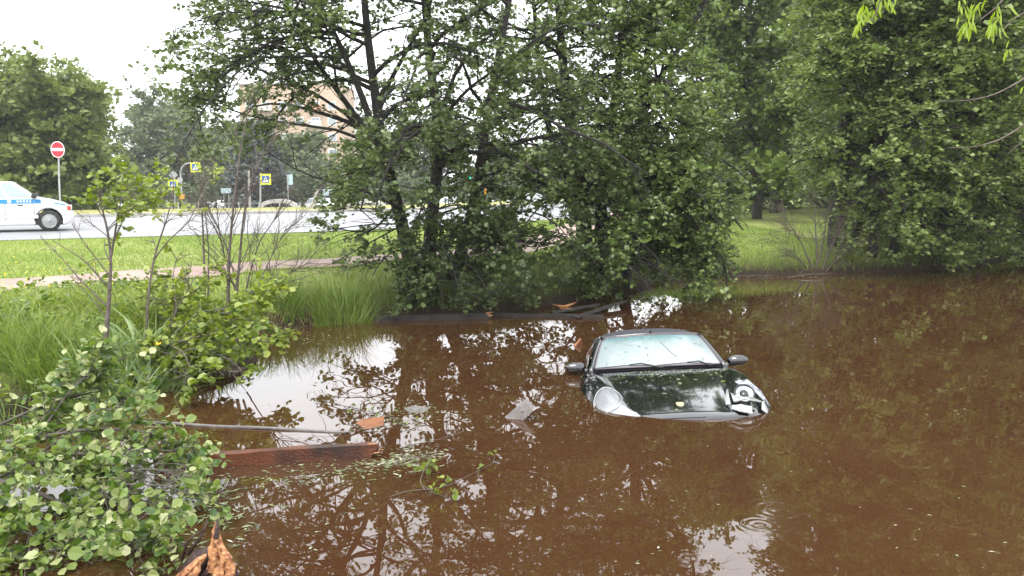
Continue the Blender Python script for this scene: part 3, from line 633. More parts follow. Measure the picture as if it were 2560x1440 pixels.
bare('leafless_shrub', 'bare dark bush at the water edge in front of the thick trunk on the right', 'shrub', AT(2040,680,19.2),
     [([AT(2040,690,19.2), AT(2000,600,19.1), AT(1960,540,19)], .03, .008), ([AT(2045,690,19.2), AT(2040,600,19.2), AT(2035,500,19.2)], .03, .008),
      ([AT(2050,690,19.2), AT(2080,610,19.1), AT(2110,540,19)], .03, .008), ([AT(2035,690,19.2), AT(1990,640,18.9), AT(1930,600,18.7)], .025, .006),
      ([AT(2055,690,19.2), AT(2100,640,19), AT(2150,610,18.9)], .025, .006), ([AT(2045,690,19.3), AT(2060,590,19.5), AT(2075,480,19.5)], .02, .006)],
     limbs=14, limb_len=1.0, sub=5, sub_len=.5, kt=.004)

# ------------------------------------------------------------------ grass
def blades(name, xy, hgt, wid, lean, m, tint, bend=.5, label=None, zoff=0., parent=None, seg=3, dirs=None):
    n = len(xy); z = terr(xy[:, 0], xy[:, 1])+zoff
    base = np.c_[xy, z]; a = rng.uniform(0, 2*PI, n); lean_d = np.c_[np.cos(a), np.sin(a), np.zeros(n)] if dirs is None else dirs
    b2 = a+rng.uniform(-.6, .6, n)+PI/2; side = np.c_[np.cos(b2), np.sin(b2), np.zeros(n)]*wid[:, None]
    L_ = lean[:, None]*hgt[:, None]; P = []
    for i in range(seg+1):
        t_ = i/seg; c = base+np.array([0, 0, 1.])*(hgt*(t_-bend*.5*t_**3*lean))[:, None]+lean_d*L_*t_**1.8
        wdt = (1-t_**1.5); P.append(c-side*wdt); P.append(c+side*wdt)
    V = np.stack(P, 1); k = 2*(seg+1)
    Qf = np.array([(2*i, 2*i+1, 2*i+3, 2*i+2) for i in range(seg)]); Q = (np.arange(n)[:, None, None]*k+Qf).reshape(-1, 4)
    o = link(name, quads(name, V.reshape(-1, 3), Q, m, smooth=True, tint=np.repeat(np.clip(tint, 0, 1), k)), parent)
    return o
def scatter(n, x0, x1, y0, y1, test):
    x = rng.uniform(x0, x1, n); y = rng.uniform(y0, y1, n); k = test(x, y); return np.c_[x, y][k]
def path_d(x, y):
    d = np.full(x.shape, 1e9)
    for c in PATH_C[::3]: d = np.minimum(d, np.hypot(x-c[0], y-c[1]))
    return d
# short lawn between path and road
xy = scatter(190000, -15, 8, 9, 31, lambda x, y: (shore_dist(x, y) > 2.0) & (path_d(x, y) > .62))
xy = xy[np.array(np.interp(xy[:, 0], [p[0] for p in NEAR], [p[1] for p in NEAR])) > xy[:, 1]+.15]
n = len(xy); p3 = np.c_[xy, np.zeros(n)]
o = blades('lawn_grass', xy, rng.uniform(.03, .08, n), rng.uniform(.004, .009, n), rng.uniform(.2, .9, n), M['grass_bank'], .62+.25*vnoise(p3, .5)+.15*rng.normal(0, 1, n), seg=1)
tag(o, 'mown grass between the gravel path and the road', 'grass', kind='stuff')
# rough bank grass
xy = scatter(200000, -9, 16, 4, 27, lambda x, y: (shore_dist(x, y) > -.02) & (shore_dist(x, y) < 2.6) & (path_d(x, y) > .65))
d = shore_dist(xy[:, 0], xy[:, 1]); n = len(xy); p3 = np.c_[xy, np.zeros(n)]; patch = vnoise(p3, 1.1, 3)
xy = xy[rng.uniform(0, 1, n) < .75+.4*patch]; n = len(xy); p3 = np.c_[xy, np.zeros(n)]; d = shore_dist(xy[:, 0], xy[:, 1]); patch = vnoise(p3, 1.1, 3)
hg = rng.uniform(.06, .2, n)*(1+.5*patch)*np.clip(1.25-.28*d, .35, 1.2)
o = blades('bank_grass', xy, hg, rng.uniform(.003, .007, n), rng.uniform(.25, 1.0, n), M['grass_bank'], .55+.35*vnoise(p3, .7, 2)+.2*rng.normal(0, 1, n))
tag(o, 'long rough grass along the pond bank', 'grass', kind='stuff')
# tufts of tall fine grass and broad reed leaves
def tussock(name, label, cx, cy, rad, n, h, wd, lean, m, tint, z=None, cat='grass clump', group=None):
    r_ = rad*np.sqrt(rng.uniform(0, 1, n)); a = rng.uniform(0, 2*PI, n); xy = np.c_[cx+r_*np.cos(a), cy+r_*np.sin(a)]
    out_ = np.c_[np.cos(a), np.sin(a), np.zeros(n)]+rng.normal(0, .8, (n, 3))*np.array([1, 1, 0]); out_ = norm(out_)
    o = blades(name, xy, h*rng.uniform(.3, 1.1, n), wd*rng.uniform(.6, 1.2, n), lean*rng.uniform(.3, 1.4, n), m, tint+.2*rng.normal(0, 1, n), bend=.9, seg=5, dirs=out_)
    tag(o, label, cat, group); return o
g = G(850, 800, .1)
tussock('grass_tussock', 'tall bright green grass tussock on the bank left of the big alder', g[0], g[1]+.3, .45, 1500, .72, .006, .55, M['grass_bank'], .5)
tussock('grass_tussock', 'smaller green tussock just left of the tall bright one', g[0]-.9, g[1]+.2, .4, 800, .6, .006, .6, M['grass_bank'], .4)
tussock('grass_tussock', 'brown dry grass hanging over the bank edge below the bright tussock', g[0]-.1, g[1]-.05, .5, 500, .35, .005, 1.2, M['grass_dry'], .35)
tussock('grass_tussock', 'brown dry grass at the water edge under the leafless shrub', g[0]-1.0, g[1]-.45, .4, 400, .35, .005, 1.2, M['grass_dry'], .3)
for (px, py, z, r_, nn, h_, lb, mm_, ti) in [
     (60, 1000, .35, .35, 1300, .75, 'fine arching grass clump at the left photo edge above the fallen branches', 'grass_bank', .42),
     (170, 880, .45, .5, 1500, .7, 'soft drooping grass clump between the path and the reed leaves', 'grass_bank', .55),
     (20, 860, .5, .5, 1000, .6, 'bushy grass clump at the left photo edge below the gravel path', 'grass_bank', .62),
     (480, 880, .4, .5, 900, .6, 'grass clump behind the leafy bush at the water', 'grass_bank', .4),
     (330, 800, .5, .6, 1100, .55, 'yellowish grass clump behind the reed leaves', 'grass_bank', .75),
     (110, 790, .55, .6, 1000, .45, 'weedy yellow green clump beside the gravel path', 'grass_bank', .85)]:
    c = G(px, py, z); tussock('grass_tussock', lb, c[0], c[1], r_, nn, h_, .005, .7, M[mm_], ti)
for (px, py, z, lb, nn, h_) in [(285, 985, .12, 'broad arching reed leaves growing left of the leafy bush', 230, 1.15), (215, 960, .3, 'shorter reed leaves left of the broad arching ones', 70, .65), (370, 900, .3, 'reed leaves rising behind the leafy bush', 110, 1.0)]:
    c = G(px, py, z); tussock('reed_clump', lb, c[0], c[1], .3, nn, h_, .028, .7, M['grass_reed'], .7, cat='reeds')
# weeds among the grass of the left bank
xy = scatter(1500, -7.5, -3.2, 6.6, 11.8, lambda x, y: (shore_dist(x, y) > .05) & (path_d(x, y) > 1.15)); cl = vnoise(np.c_[xy, 0*xy[:, 0]], 1.6, 9); xy = xy[cl > -.1]
hgt_ = rng.uniform(.08, .36, len(xy))*np.clip(1.3-.25*shore_dist(xy[:,0], xy[:,1]), .3, 1); k_ = 7; fr2 = rng.uniform(.3, 1, (len(xy), k_)); ps = np.stack([xy[:, 0][:, None]+rng.normal(0, .05, fr2.shape), xy[:, 1][:, None]+rng.normal(0, .05, fr2.shape), terr(xy[:, 0], xy[:, 1])[:, None]+hgt_[:, None]*fr2], -1).reshape(-1, 3)
dw = norm(rng.normal(0, 1, ps.shape)*np.array([1, 1, .5])+np.array([0, 0, .25])); o = link('bank_weeds', leaves_mesh('bank_weeds', ps, dw, .062, .55, M['leaf_fresh'], .42+.25*rng.normal(0, 1, len(ps))+.3*vnoise(ps, 1.3, 3), 6)); tag(o, 'broad leaved weeds growing through the grass of the left bank', 'weeds', kind='stuff')
xy = scatter(220, -7.8, -5.0, 8.6, 11.9, lambda x, y: (shore_dist(x, y) > .8) & (path_d(x, y) > .7)); ps = np.c_[xy, terr(xy[:, 0], xy[:, 1])+rng.uniform(.25, .5, len(xy))]
M['petal_small'] = leaf_mat('petal_small', [(.55,.42,.02),(.8,.62,.03),(.85,.7,.08)], .5, .3); o = link('bank_flowers', leaves_mesh('bank_flowers', ps, norm(rng.normal(0, 1, ps.shape)), .028, .5, M['petal_small'], .5+.3*rng.normal(0, 1, len(ps)), 4)); tag(o, 'tiny yellow flowers dotted over the bank beside the path', 'flowers', kind='stuff')
# yellow flower
fr = empty('yellow_flower', U_(395, 862, -.75), 0, 'small yellow flower beside the leafy bush over the water', 'flower')
mb = MB(); c = Vector(U_(395, 862, -.75))
for k in range(6):
    a = k*PI/3; dv = Vector((math.cos(a), math.sin(a)*.6, .35+.2*math.sin(a))); s_ = Vector((-math.sin(a), math.cos(a)*.6, 0))*.012
    mb.add([c, c+dv*.025-s_, c+dv*.045, c+dv*.025+s_], [(0,1,2,3)])
M['petal'] = mat('petal', (.9, .5, .01), .5); mb.build('petals', M['petal'], fr)
mb = MB(); mb.tube([c, c+Vector((.01, .02, -.2)), c+Vector((.05, .05, -.4))], .003, 5); M['stem_green'] = mat('stem_green', (.1, .16, .04), .6); mb.build('stem', M['stem_green'], fr)

# ------------------------------------------------------------------ fallen alder boughs in the foreground
def leaf_me(name, m, tint):
    V = LEAF6.copy(); c = rng.uniform(-.25, .2); V[:, 2] = V[:, 2]*rng.uniform(.3, 2.6)+c*(V[:, 1]-.1)**2; V[:, 0] *= rng.uniform(.75, 1.1); V[1:3, 2] += rng.uniform(-.1, .12)
    return quads(name, V, LEAFQ6, m, smooth=False, tint=np.full(6, tint))
LEAFMES = [leaf_me('leaf_shape', M['leaf_near'], t_) for t_ in (.05, .15, .25, .33, .4, .47, .54, .6, .67, .74, .82, .9, .97)]
LEAFMES2 = [leaf_me('leaf_shape', M['leaf_fresh'], t_) for t_ in (.2, .3, .4, .5, .6, .7, .8, .9)]
def near_bough(name, label, base, stems, lsize, cat='branch', sub=7, sub_len=.5, twig=4, twig_len=.22, nleaf=5, mes=LEAFMES, leafm='leaf_near', single=300, tilt=.75, up=.1, keep=None, hole=0.15, sub2=.3):
    root = empty(name, base, 0, label, cat); VS, QS, off = [], [], 0
    PR = [tube_line(p, a, b_, 16) for p, a, b_ in stems]; SP = np.array([p for p, _ in PR]); SR = np.array([r for _, r in PR])
    st, d, tt, bi = children(SP, sub, sub2, 1.0, .7, .7); d = norm(d+np.array([0, 0, up]))
    ln = sub_len*rng.uniform(.5, 1.2, len(st))*(1.1-.5*tt); LP = curves(st, d, ln, 7, .02, .14); LR = (.0025+ln*.006)[:, None]*np.linspace(1, .4, 7)
    st, d, tt, bi = children(LP, twig, .15, 1, .7, .8); l2 = twig_len*rng.uniform(.5, 1.2, len(st)); TP = curves(st, d, l2, 4, .03, .15); TR = np.full((len(TP), 4), .0016)*np.linspace(1.2, .6, 4)
    for P, R, k in ((SP, SR, 9), (LP, LR, 6), (TP, TR, 4)):
        V, Q = tubes(P, R, k); VS.append(V); QS.append(Q+off); off += len(V)
    link('bough', quads('bough', np.vstack(VS), np.vstack(QS), M['twig_grey']), root)
    if hole: TP = TP[vnoise(TP[:, 2], 3.) > np.quantile(vnoise(TP[:, 2], 3.), hole)]
    tl = (np.arange(nleaf)+.6)/nleaf; f = tl*3; i = np.minimum(f.astype(int), 2); fr_ = (f-i)[None, :, None]
    pos = (TP[:, i]*(1-fr_)+TP[:, i+1]*fr_); tan = norm(TP[:, i+1]-TP[:, i])
    side = norm(np.cross(tan, np.array([0, 0, 1.])))*np.where(np.arange(nleaf) % 2, 1, -1)[None, :, None]
    dirs = (tan*.7+side).reshape(-1, 3); pos = (pos+rng.normal(0, lsize*.15, pos.shape)).reshape(-1, 3)
    k_ = pos[:, 2] > .02
    if keep is not None: k_ &= keep(pos)
    pos, dirs = pos[k_], dirs[k_]
    dist = np.linalg.norm(pos-_C, axis=1)+rng.normal(0, .3, len(pos)); od = np.argsort(dist)
    pos, dirs = pos[od], dirs[od]
    tint = np.clip(.5+.3*rng.normal(0, 1, len(pos)), 0, 1)
    near, rest = slice(0, single), slice(single, None)
    x, y, z = leaf_frames(pos[near], dirs[near], lsize, tilt); W = parent_world(root).inverted()
    for j in range(len(x)):
        mtx = Matrix(((x[j][0], y[j][0], z[j][0], pos[j][0]), (x[j][1], y[j][1], z[j][1], pos[j][1]), (x[j][2], y[j][2], z[j][2], pos[j][2]), (0, 0, 0, 1)))
        o = bpy.data.objects.new('leaf', mes[int(tint[j]*.999*len(mes))]); col.objects.link(o); o.parent = root; o.matrix_parent_inverse = W; o.matrix_basis = mtx
    if len(pos) > single:
        o = link('foliage', leaves_mesh('foliage', pos[rest], dirs[rest], lsize, tilt, M[leafm], tint[rest]), root); o['kind'] = 'stuff'
    show(label[:22], len(pos)); return root
def F_(px, py, Y): return AT(px, py, Y)
near_bough('fallen_bough', 'fallen alder bough with pale turned leaves filling the lower left corner over the water', (-2.9, 4.9, .2),
     [([F_(-160,1330,5.0), F_(-20,1190,5.0), F_(120,1240,4.9), F_(210,1290,4.8), F_(300,1400,4.6)], .022, .008),
      ([F_(-120,1120,5.2), F_(60,1100,5.3), F_(230,1070,5.4), F_(390,1080,5.5), F_(460,1160,5.5)], .018, .005),
      ([F_(-150,1260,5.0), F_(20,1180,5.2), F_(180,1130,5.3), F_(330,1150,5.3), F_(470,1230,5.3)], .018, .005),
      ([F_(-150,1180,5.4), F_(-40,1080,5.6), F_(90,1020,5.8), F_(230,980,6.0)], .015, .005),
      ([F_(-100,1240,5.2), F_(80,1150,5.5), F_(200,1060,5.7), F_(300,1010,5.9)], .015, .005),
      ([F_(300,1400,4.6), F_(280,1330,4.75), F_(270,1270,4.8), F_(250,1220,4.85)], .006, .003),
      ([F_(-150,1400,4.7), F_(-40,1340,4.8), F_(60,1330,4.8), F_(150,1370,4.7)], .012, .004),
      ([F_(-100,1310,4.9), F_(100,1300,5.0), F_(260,1240,5.1), F_(420,1260,5.1)], .014, .004),
      ([F_(60,1150,5.3), F_(180,1180,5.2), F_(340,1120,5.3), F_(450,1130,5.4)], .012, .004),
      ([F_(150,1170,5.2), F_(300,1180,5.1), F_(400,1170,5.1), F_(480,1210,5.1)], .010, .003),
      ([F_(200,1220,5.0), F_(330,1210,4.9), F_(420,1215,4.9), F_(480,1240,4.9)], .010, .003),
      ([F_(0,1300,4.7), F_(60,1330,4.5), F_(120,1360,4.4), F_(160,1400,4.3)], .010, .003),
      ([F_(-60,1350,4.6), F_(0,1360,4.4), F_(60,1400,4.3), F_(110,1440,4.2)], .010, .003),
      ([F_(300,1400,4.6), F_(320,1370,4.4), F_(345,1350,4.3), F_(360,1340,4.2)], .006, .002),
      ([F_(90,1100,5.5), F_(150,1010,5.7), F_(190,960,5.8), F_(230,925,5.9)], .010, .003)],
     .053, sub=13, sub_len=.45, twig=6, twig_len=.17, nleaf=6, single=300, hole=.12, sub2=.08)
near_bough('fallen_bough', 'bright green leafy branch end hanging in front of the leafy bush by the water', U_(520, 930, -1.2),
     [([U_(420,900,-.6), U_(480,870,-.8), U_(560,890,-1.0), U_(610,930,-1.1)], .010, .003), ([U_(420,890,-.5), U_(450,920,-1.0), U_(480,950,-1.3)], .008, .003),
      ([U_(430,860,-.5), U_(540,830,-.7), U_(620,840,-.9), U_(665,855,-1)], .010, .003), ([U_(430,840,-.4), U_(500,780,-.6), U_(580,770,-.7), U_(620,800,-.8)], .010, .003)],
     .066, sub=8, sub_len=.3, twig=4, twig_len=.13, nleaf=5, mes=LEAFMES2, leafm='leaf_fresh', single=300, hole=.05, tilt=.6)
# overhanging twigs at the top right, close to the camera
def hang(label, stems, tufts, twigm='twig'):
    root = empty('overhanging_twig', stems[0][0][0], 0, label, 'twig'); VS, QS, off = [], [], 0
    for p, a, b_ in stems:
        P, R = tube_line(p, a*1.6, b_*1.8, 14); V, Q = tubes(P[None], R[None], 6); VS.append(V); QS.append(Q+off); off += len(V)
    link('stem', quads('stem', np.vstack(VS), np.vstack(QS), M[twigm]), root)
    me = quads('leaflet_shape', np.array([(0,0,0), (-.09,.3,.03), (-.08,.7,.03), (0,1,-.06), (.08,.7,.03), (.09,.3,.03)]), LEAFQ6, M['leaf_lime'], smooth=False, tint=np.full(6, .6))
    W = parent_world(root).inverted()
    for c, k, s in tufts:
        for j in range(k):
            a = rng.uniform(-.5, .5); y = norm(np.array([math.sin(a), rng.normal(0, .3), -math.cos(a)])); x = norm(np.cross(y, np.array([rng.normal(0,.5), 1, 0]))); z = np.cross(x, y)
            q = c+rng.normal(0, .022, 3); s_ = s*rng.uniform(.7, 1.2)
            m = Matrix([[x[r]*s_, y[r]*s_, z[r]*s_, q[r]] for r in range(3)]+[[0,0,0,1]])
            o = bpy.data.objects.new('leaf', me); col.objects.link(o); o.parent = root; o.matrix_parent_inverse = W; o.matrix_basis = m
Yh = 5.5
def H(px, py, dy=0): return AT(px, py, Yh+dy)
hang('hanging twig with narrow yellow green leaflets at the top above the right bank', [([H(2215,-60), H(2205,-10), H(2185,45), H(2165,60)], .004, .002)], [(H(2160,20), 9, .10), (H(2150,62), 7, .09), (H(2200,0), 6, .1), (H(2175,35), 5, .08), (H(2235,-5), 5, .08)])
hang('curved twig with yellow green leaflet tufts at the top right corner', [([H(2580,20), H(2530,50), H(2500,85), H(2470,100)], .0035, .0015), ([H(2530,-30), H(2490,20), H(2450,50)], .004, .002)],
     [(H(2420,55), 12, .10), (H(2480,60), 10, .10), (H(2440,10), 9, .1), (H(2500,20), 7, .1), (H(2525,110), 4, .08), (H(2400,5), 6, .08)])
hang('long bare twig sweeping in from the right edge, the upper one', [([H(2600,170), H(2540,210), H(2480,240), H(2420,252), H(2340,254)], .005, .0015)], [(H(2550,210), 3, .05)])
hang('long bare twig curving in from the right edge, the lower one', [([H(2600,280), H(2550,320), H(2500,350), H(2440,368), H(2370,370)], .005, .0015), ([H(2600,330), H(2560,350), H(2520,385)], .003, .001)], [])

# ------------------------------------------------------------------ things floating on the water
def plank(name, label, p0, p1, wd, th, m, cat='plank', z0=.01, z1=.01, roll=0., end=None, group=None, jag=0.04):
    """board lying on the water from pixel p0 to pixel p1"""
    a = Vector(G(*p0)); b_ = Vector(G(*p1)); a.z = z0; b_.z = z1; ax = (b_-a).normalized(); Ln = (b_-a).length
    sd = Vector((0, 0, 1)).cross(ax).normalized(); up = ax.cross(sd); R_ = Matrix.Rotation(roll, 3, ax); sd = R_ @ sd; up = R_ @ up
    c = (a+b_)/2; root = empty(name, c, 0, label, cat, group)
    nseg = 14; P = []
    for i in range(nseg+1):
        t_ = i/nseg; q = a+ax*Ln*t_; wj = wd/2*(1+.04*math.sin(i*2.1)); s_ = jag*random.uniform(-1, 1) if i in (0, nseg) else 0
        ring = []
        for (u, v) in [(-1,-1), (-.3,-1), (.4,-1), (1,-1), (1,1), (.5,1), (-.2,1), (-1,1)]:
            jj = (ax*random.uniform(-jag, jag)) if i in (0, nseg) else Vector((0,0,0))
            ring.append(q+sd*wj*u+up*th/2*v*(1+.05*math.sin(i*1.3+u))+jj+Vector((0,0,.004*math.sin(i*.9))))
        P.append(ring)
    mb = MB(); mb.grid(P, closed=True); k = len(mb.v)
    mb.f += [tuple(range(8))[::-1], tuple(range(k-8, k))]; mb.m += [0, 0]
    mb.build('board', m, root)
    if end: 
        e = MB(); q = b_+ax*.0
        for j in range(7):
            o_ = sd*random.uniform(-.4, .4)*wd+up*random.uniform(-.3, .6)*th; e.tube([q+o_-ax*.04, q+o_+ax*random.uniform(.02, end)+up*random.uniform(-.01, .02)], [.012, .002], 5)
        e.build('splintered_end', M['wood_raw'], root)
    return root
plank('wooden_beam', 'wet dark brown beam with a splintered right end, floating in front of the fallen bough', (400,1172), (936,1140), .08, .115, M['wood_wet'], 'beam', z0=.035, z1=.045, end=.07)
plank('wooden_board', 'long thin grey board almost awash, stretching from the bough into open water', (350,1058), (870,1082), .04, .012, M['wood_grey'], 'board', z0=.012, z1=.004)
plank('wooden_beam', 'long dark beam against the far bank with a raw broken right end', (935,803), (1222,795), .16, .09, M['wood_dark'], 'beam', z0=.02, z1=.03, end=.10)
plank('wooden_board', 'dark board between the far bank beam and the crossed boards', (1235,789), (1510,795), .13, .05, M['wood_dark'], 'board', z0=.01, z1=.02)
plank('wooden_board', 'right crossed board behind the car roof, its far end sticking up', (1440,796), (1560,768), .14, .04, M['wood_dark'], 'board', z0=.02, z1=.10, roll=-.25)
plank('wooden_board', 'rear crossed board behind the car roof, left of the raised one', (1385,786), (1492,772), .14, .04, M['wood_dark'], 'board', z0=.03, z1=.07, roll=-.2)
sp_ = empty('wood_splinter', G(1412, 778), 0, 'bright orange broken wood splinter lying on the crossed boards', 'splinter'); mb = MB()
def up3(v, z): return Vector((v[0], v[1], v[2]+z))
mb.tube([up3(G(1378,772), .08), up3(G(1400,778), .08), up3(G(1420,779), .08)], [.004, .022, .016], 6); mb.tube([up3(G(1405,779), .08), up3(G(1425,776), .09), up3(G(1442,770), .10)], [.016, .02, .004], 6)
mb.tube([up3(G(1400,779), .06), up3(G(1412,782), .05), up3(G(1430,780), .06)], [.008, .022, .006], 6); mb.build('shards', M['wood_raw'], sp_)
# grey block sticking out of the water
def block(name, label, corners, th, m, cat):
    """flat piece given by its top outline (pixel x, y, height), with thickness"""
    P = [Vector(G(x, y, z)) for x, y, z in corners]; n = len(P); nn = (P[1]-P[0]).cross(P[2]-P[0]).normalized()
    if nn.z < 0: nn = -nn
    mb = MB(); mb.add(P+[p-nn*th for p in P], [tuple(range(n)), tuple(range(2*n-1, n-1, -1))]+[(i, i+n, (i+1) % n+n, (i+1) % n) for i in range(n)])
    root = empty(name, P[0], 0, label, cat); mb.build('slab', m, root, bevel=.004); return root
block('wooden_block', 'pale grey wooden block tilted up out of the water left of the car', [(1254,1048,-.02), (1300,1050,-.02), (1336,1016,.12), (1318,994,.16)], .07, M['wood_grey'], 'block')
block('wood_fragment', 'orange brown wood fragment floating among green litter', [(888,1056,.0), (905,1049,.02), (960,1040,.03), (958,1060,.015), (912,1071,.005)], .02, M['wood_orange'], 'fragment')
block('wood_fragment', 'flat dark grey fragment floating right of the orange brown one', [(1010,1020,.01), (1035,1013,.015), (1075,1018,.01), (1060,1030,.005), (1025,1031,.004)], .02, M['wood_grey'], 'fragment')
block('wood_fragment', 'small brown fragment standing in the water left of the car roof', [(1432,866,.0), (1449,845,.09), (1452,860,.0)], .03, M['wood_orange'], 'fragment')
# broken stump end with raw wood, bottom left
st = empty('broken_limb', G(520, 1420), 0, 'broken limb end with raw orange wood splinters sticking up in the lower left foreground', 'broken limb')
mb = MB(); Yb = 3.98
def K(px, py, dy=0): return Vector(AT(px, py, Yb+dy))
mb.tube([K(450,1520,.14), K(470,1460,.1), K(485,1425,.08), K(505,1400,.05), K(525,1385,.04), K(538,1372,.03)], [.075, .082, .06, .062, .04, .022], 11); mb.tube([K(590,1500,.05), K(572,1440,.03), K(560,1405,.02), K(548,1370,.02)], [.05, .046, .034, .02], 9)
mb.tube([K(430,1470,.12), K(460,1440,.08), K(500,1432,.05)], [.03, .035, .02], 7); mb.tube([K(500,1460,0), K(520,1430,-.01), K(532,1400,-.01), K(528,1380,0)], [.02, .018, .014, .006], 6)
for q in range(len(mb.v)): mb.v[q] = tuple(c+random.uniform(-.005, .005) for c in mb.v[q])
mb.tube([K(470,1385,.1), K(500,1345,.1), K(520,1300,.12)], [.012, .008, .005], 6); mb.tube([K(455,1400,.1), K(470,1350,.1), K(512,1322,.1)], [.01, .006, .003], 5)
M['bark_wet'] = mat('bark_wet', (.025, .012, .012), .4, c2=(.05, .025, .02), scale=20, bump=.8, bscale=60)
mb.build('bark', M['bark_wet'], st, smooth=True)
mb = MB()
def shard(pts, w0, mi=0):
    pts = [Vector(p) for p in pts]; n = len(pts); V = []
    for i, p in enumerate(pts):
        t_ = i/(n-1); ww = w0*(1-t_)**.7+.002; s_ = Vector((1, .15, 0))*ww; f_ = Vector((0, -1, .1))*ww*.45
        j = Vector((random.uniform(-.004, .004), 0, random.uniform(-.004, .004)))
        V += [p-s_+j, p+f_*.9, p+s_*.6+f_*.5, p+s_+j, p-f_*.6]
    F = [(i*5+j, i*5+(j+1) % 5, (i+1)*5+(j+1) % 5, (i+1)*5+j) for i in range(n-1) for j in range(5)]+[(0,1,2,3,4), tuple(range(5*n-5, 5*n))]
    mb.add(V, F, mi)
shard([K(548,1425), K(545,1390,-.01), K(543,1355,-.01), K(541,1325), K(543,1300)], .042)
shard([K(560,1425,-.03), K(565,1395,-.03), K(555,1370,-.02), K(545,1340)], .035)
shard([K(530,1430,-.02), K(535,1400,-.02), K(528,1370,-.01), K(536,1345)], .028)
shard([K(450,1450,-.05), K(480,1420,-.05), K(505,1395,-.04), K(515,1385)], .045)
shard([K(470,1455,-.07), K(490,1430,-.06), K(500,1405,-.05)], .03)
shard([K(575,1440,-.04), K(578,1415,-.03), K(572,1392,-.03)], .026)
shard([K(545,1445,-.06), K(550,1420,-.05), K(560,1405,-.05)], .03)
M['wood_splint'] = mat('wood_splint', (.13, .036, .010), .45, c2=(.50, .24, .10), scale=45, bump=.6, bscale=70)
mb.build('raw_wood', M['wood_splint'], st)
mb = MB(); mb.tube([K(541,1345,-.012), K(543,1320,-.01), K(543,1298,0)], [.016, .012, .003], 6); mb.build('dark_tip', M['bark_wet'], st)
# floating litter
def litter(name, label, n, region, size, m, tint, z=.006, long_=2.5, tilt=.08, cat='leaf litter'):
    pts = np.array([G(x, y) for x, y in region(n)]); a = rng.uniform(0, 2*PI, n); y = np.c_[np.cos(a), np.sin(a)*.8, rng.normal(0, tilt, n)]
    x = np.c_[-np.sin(a), np.cos(a), rng.normal(0, tilt, n)]; s = size*rng.uniform(.4, 1.3, (n, 1)); pts[:, 2] = z+rng.uniform(0, .006, n)
    V = pts[:, None]+x[:, None]*s[:, None]*LEAF4[:, :1]+y[:, None]*s[:, None]*LEAF4[:, 1:2]*long_+np.array([0,0,1.])*s[:, None]*LEAF4[:, 2:]*.5
    Q = (np.arange(n)[:, None, None]*4+LEAFQ4).reshape(-1, 4)
    o = link(name, quads(name, V.reshape(-1, 3), Q, m, smooth=False, tint=np.repeat(np.clip(tint+.25*rng.normal(0, 1, n), 0, 1), 4))); tag(o, label, cat, kind='stuff'); return o
def blob(cx, cy, sx, sy, ang=0):
    c, s = math.cos(ang), math.sin(ang)
    return lambda n: [(cx+a*c-b_*s, cy+a*s+b_*c) for a, b_ in zip(rng.normal(0, sx, n), rng.normal(0, sy, n))]
M['litter'] = leaf_mat('litter', [(.05,.07,.03),(.12,.16,.06),(.24,.27,.13),(.5,.5,.4)], .5, .2)
litter('floating_litter', 'scattered leaf scraps drifting over the open pond', 260, lambda n: [(rng.uniform(600, 2550), rng.uniform(760, 1435)) for _ in range(n)], .012, M['litter'], .6)
litter('floating_litter', 'green litter drifting below the floating beam', 200, blob(800, 1185, 150, 14, -.06), .016, M['litter'], .45)
litter('floating_litter', 'green litter gathered round the orange brown fragment', 220, blob(1000, 1045, 60, 18, -.1), .016, M['litter'], .4)
litter('floating_litter', 'grey straw and litter right of the floating beam', 200, blob(1010, 1150, 60, 14, -.2), .016, M['litter'], .65, long_=4)
litter('floating_litter', 'straw and leaves at the edge of the fallen bough', 260, blob(500, 1280, 90, 40), .018, M['litter'], .5, long_=3.5)
litter('floating_litter', 'pale scraps on the shallow water below the bank tussock', 160, blob(720, 850, 90, 14), .018, M['litter'], .6)
litter('floating_litter', 'leaf scraps round the submerged left side of the car', 90, blob(1435, 1000, 20, 50), .012, M['litter'], .5)
litter('floating_litter', 'litter along the foot of the right bank', 120, blob(2030, 694, 150, 4), .03, M['litter'], .5)
# floating sprig
sg = near_bough('floating_sprig', 'small leafy sprig floating on the water in the centre foreground', G(1080, 1200), 
     [([G(1062,1225,.01), G(1050,1205,.02), G(1055,1185,.05), G(1080,1150,.1)], .004, .002), ([G(980,1240,.008), G(1020,1225,.012), G(1070,1225,.015), G(1120,1215,.02), G(1250,1150,.006)], .003, .0012),
      ([G(1060,1215,.012), G(1090,1235,.015), G(1130,1245,.01)], .003, .001)], .042, cat='sprig', sub=4, sub_len=.10, twig=2, twig_len=.05, nleaf=3, single=60, mes=LEAFMES2, leafm='leaf_fresh', hole=0, up=.15)
near_bough('floating_sprig', 'thin broken twig with a few scraps floating beside the orange brown fragment', G(880, 1020),
     [([G(805,1000,.015), G(860,1015,.02), G(930,1030,.02), G(1000,1050,.012)], .005, .002), ([G(860,1015,.02), G(872,1030,.02), G(870,1035,.01)], .006, .004), ([G(840,1085,.01), G(925,1070,.02), G(1000,1062,.01), G(1060,1040,.01)], .003, .001)], .035, cat='sprig', sub=4, sub_len=.08, twig=2, twig_len=.04, nleaf=2, single=60, mes=LEAFMES2, leafm='leaf_fresh', hole=0, up=.1)
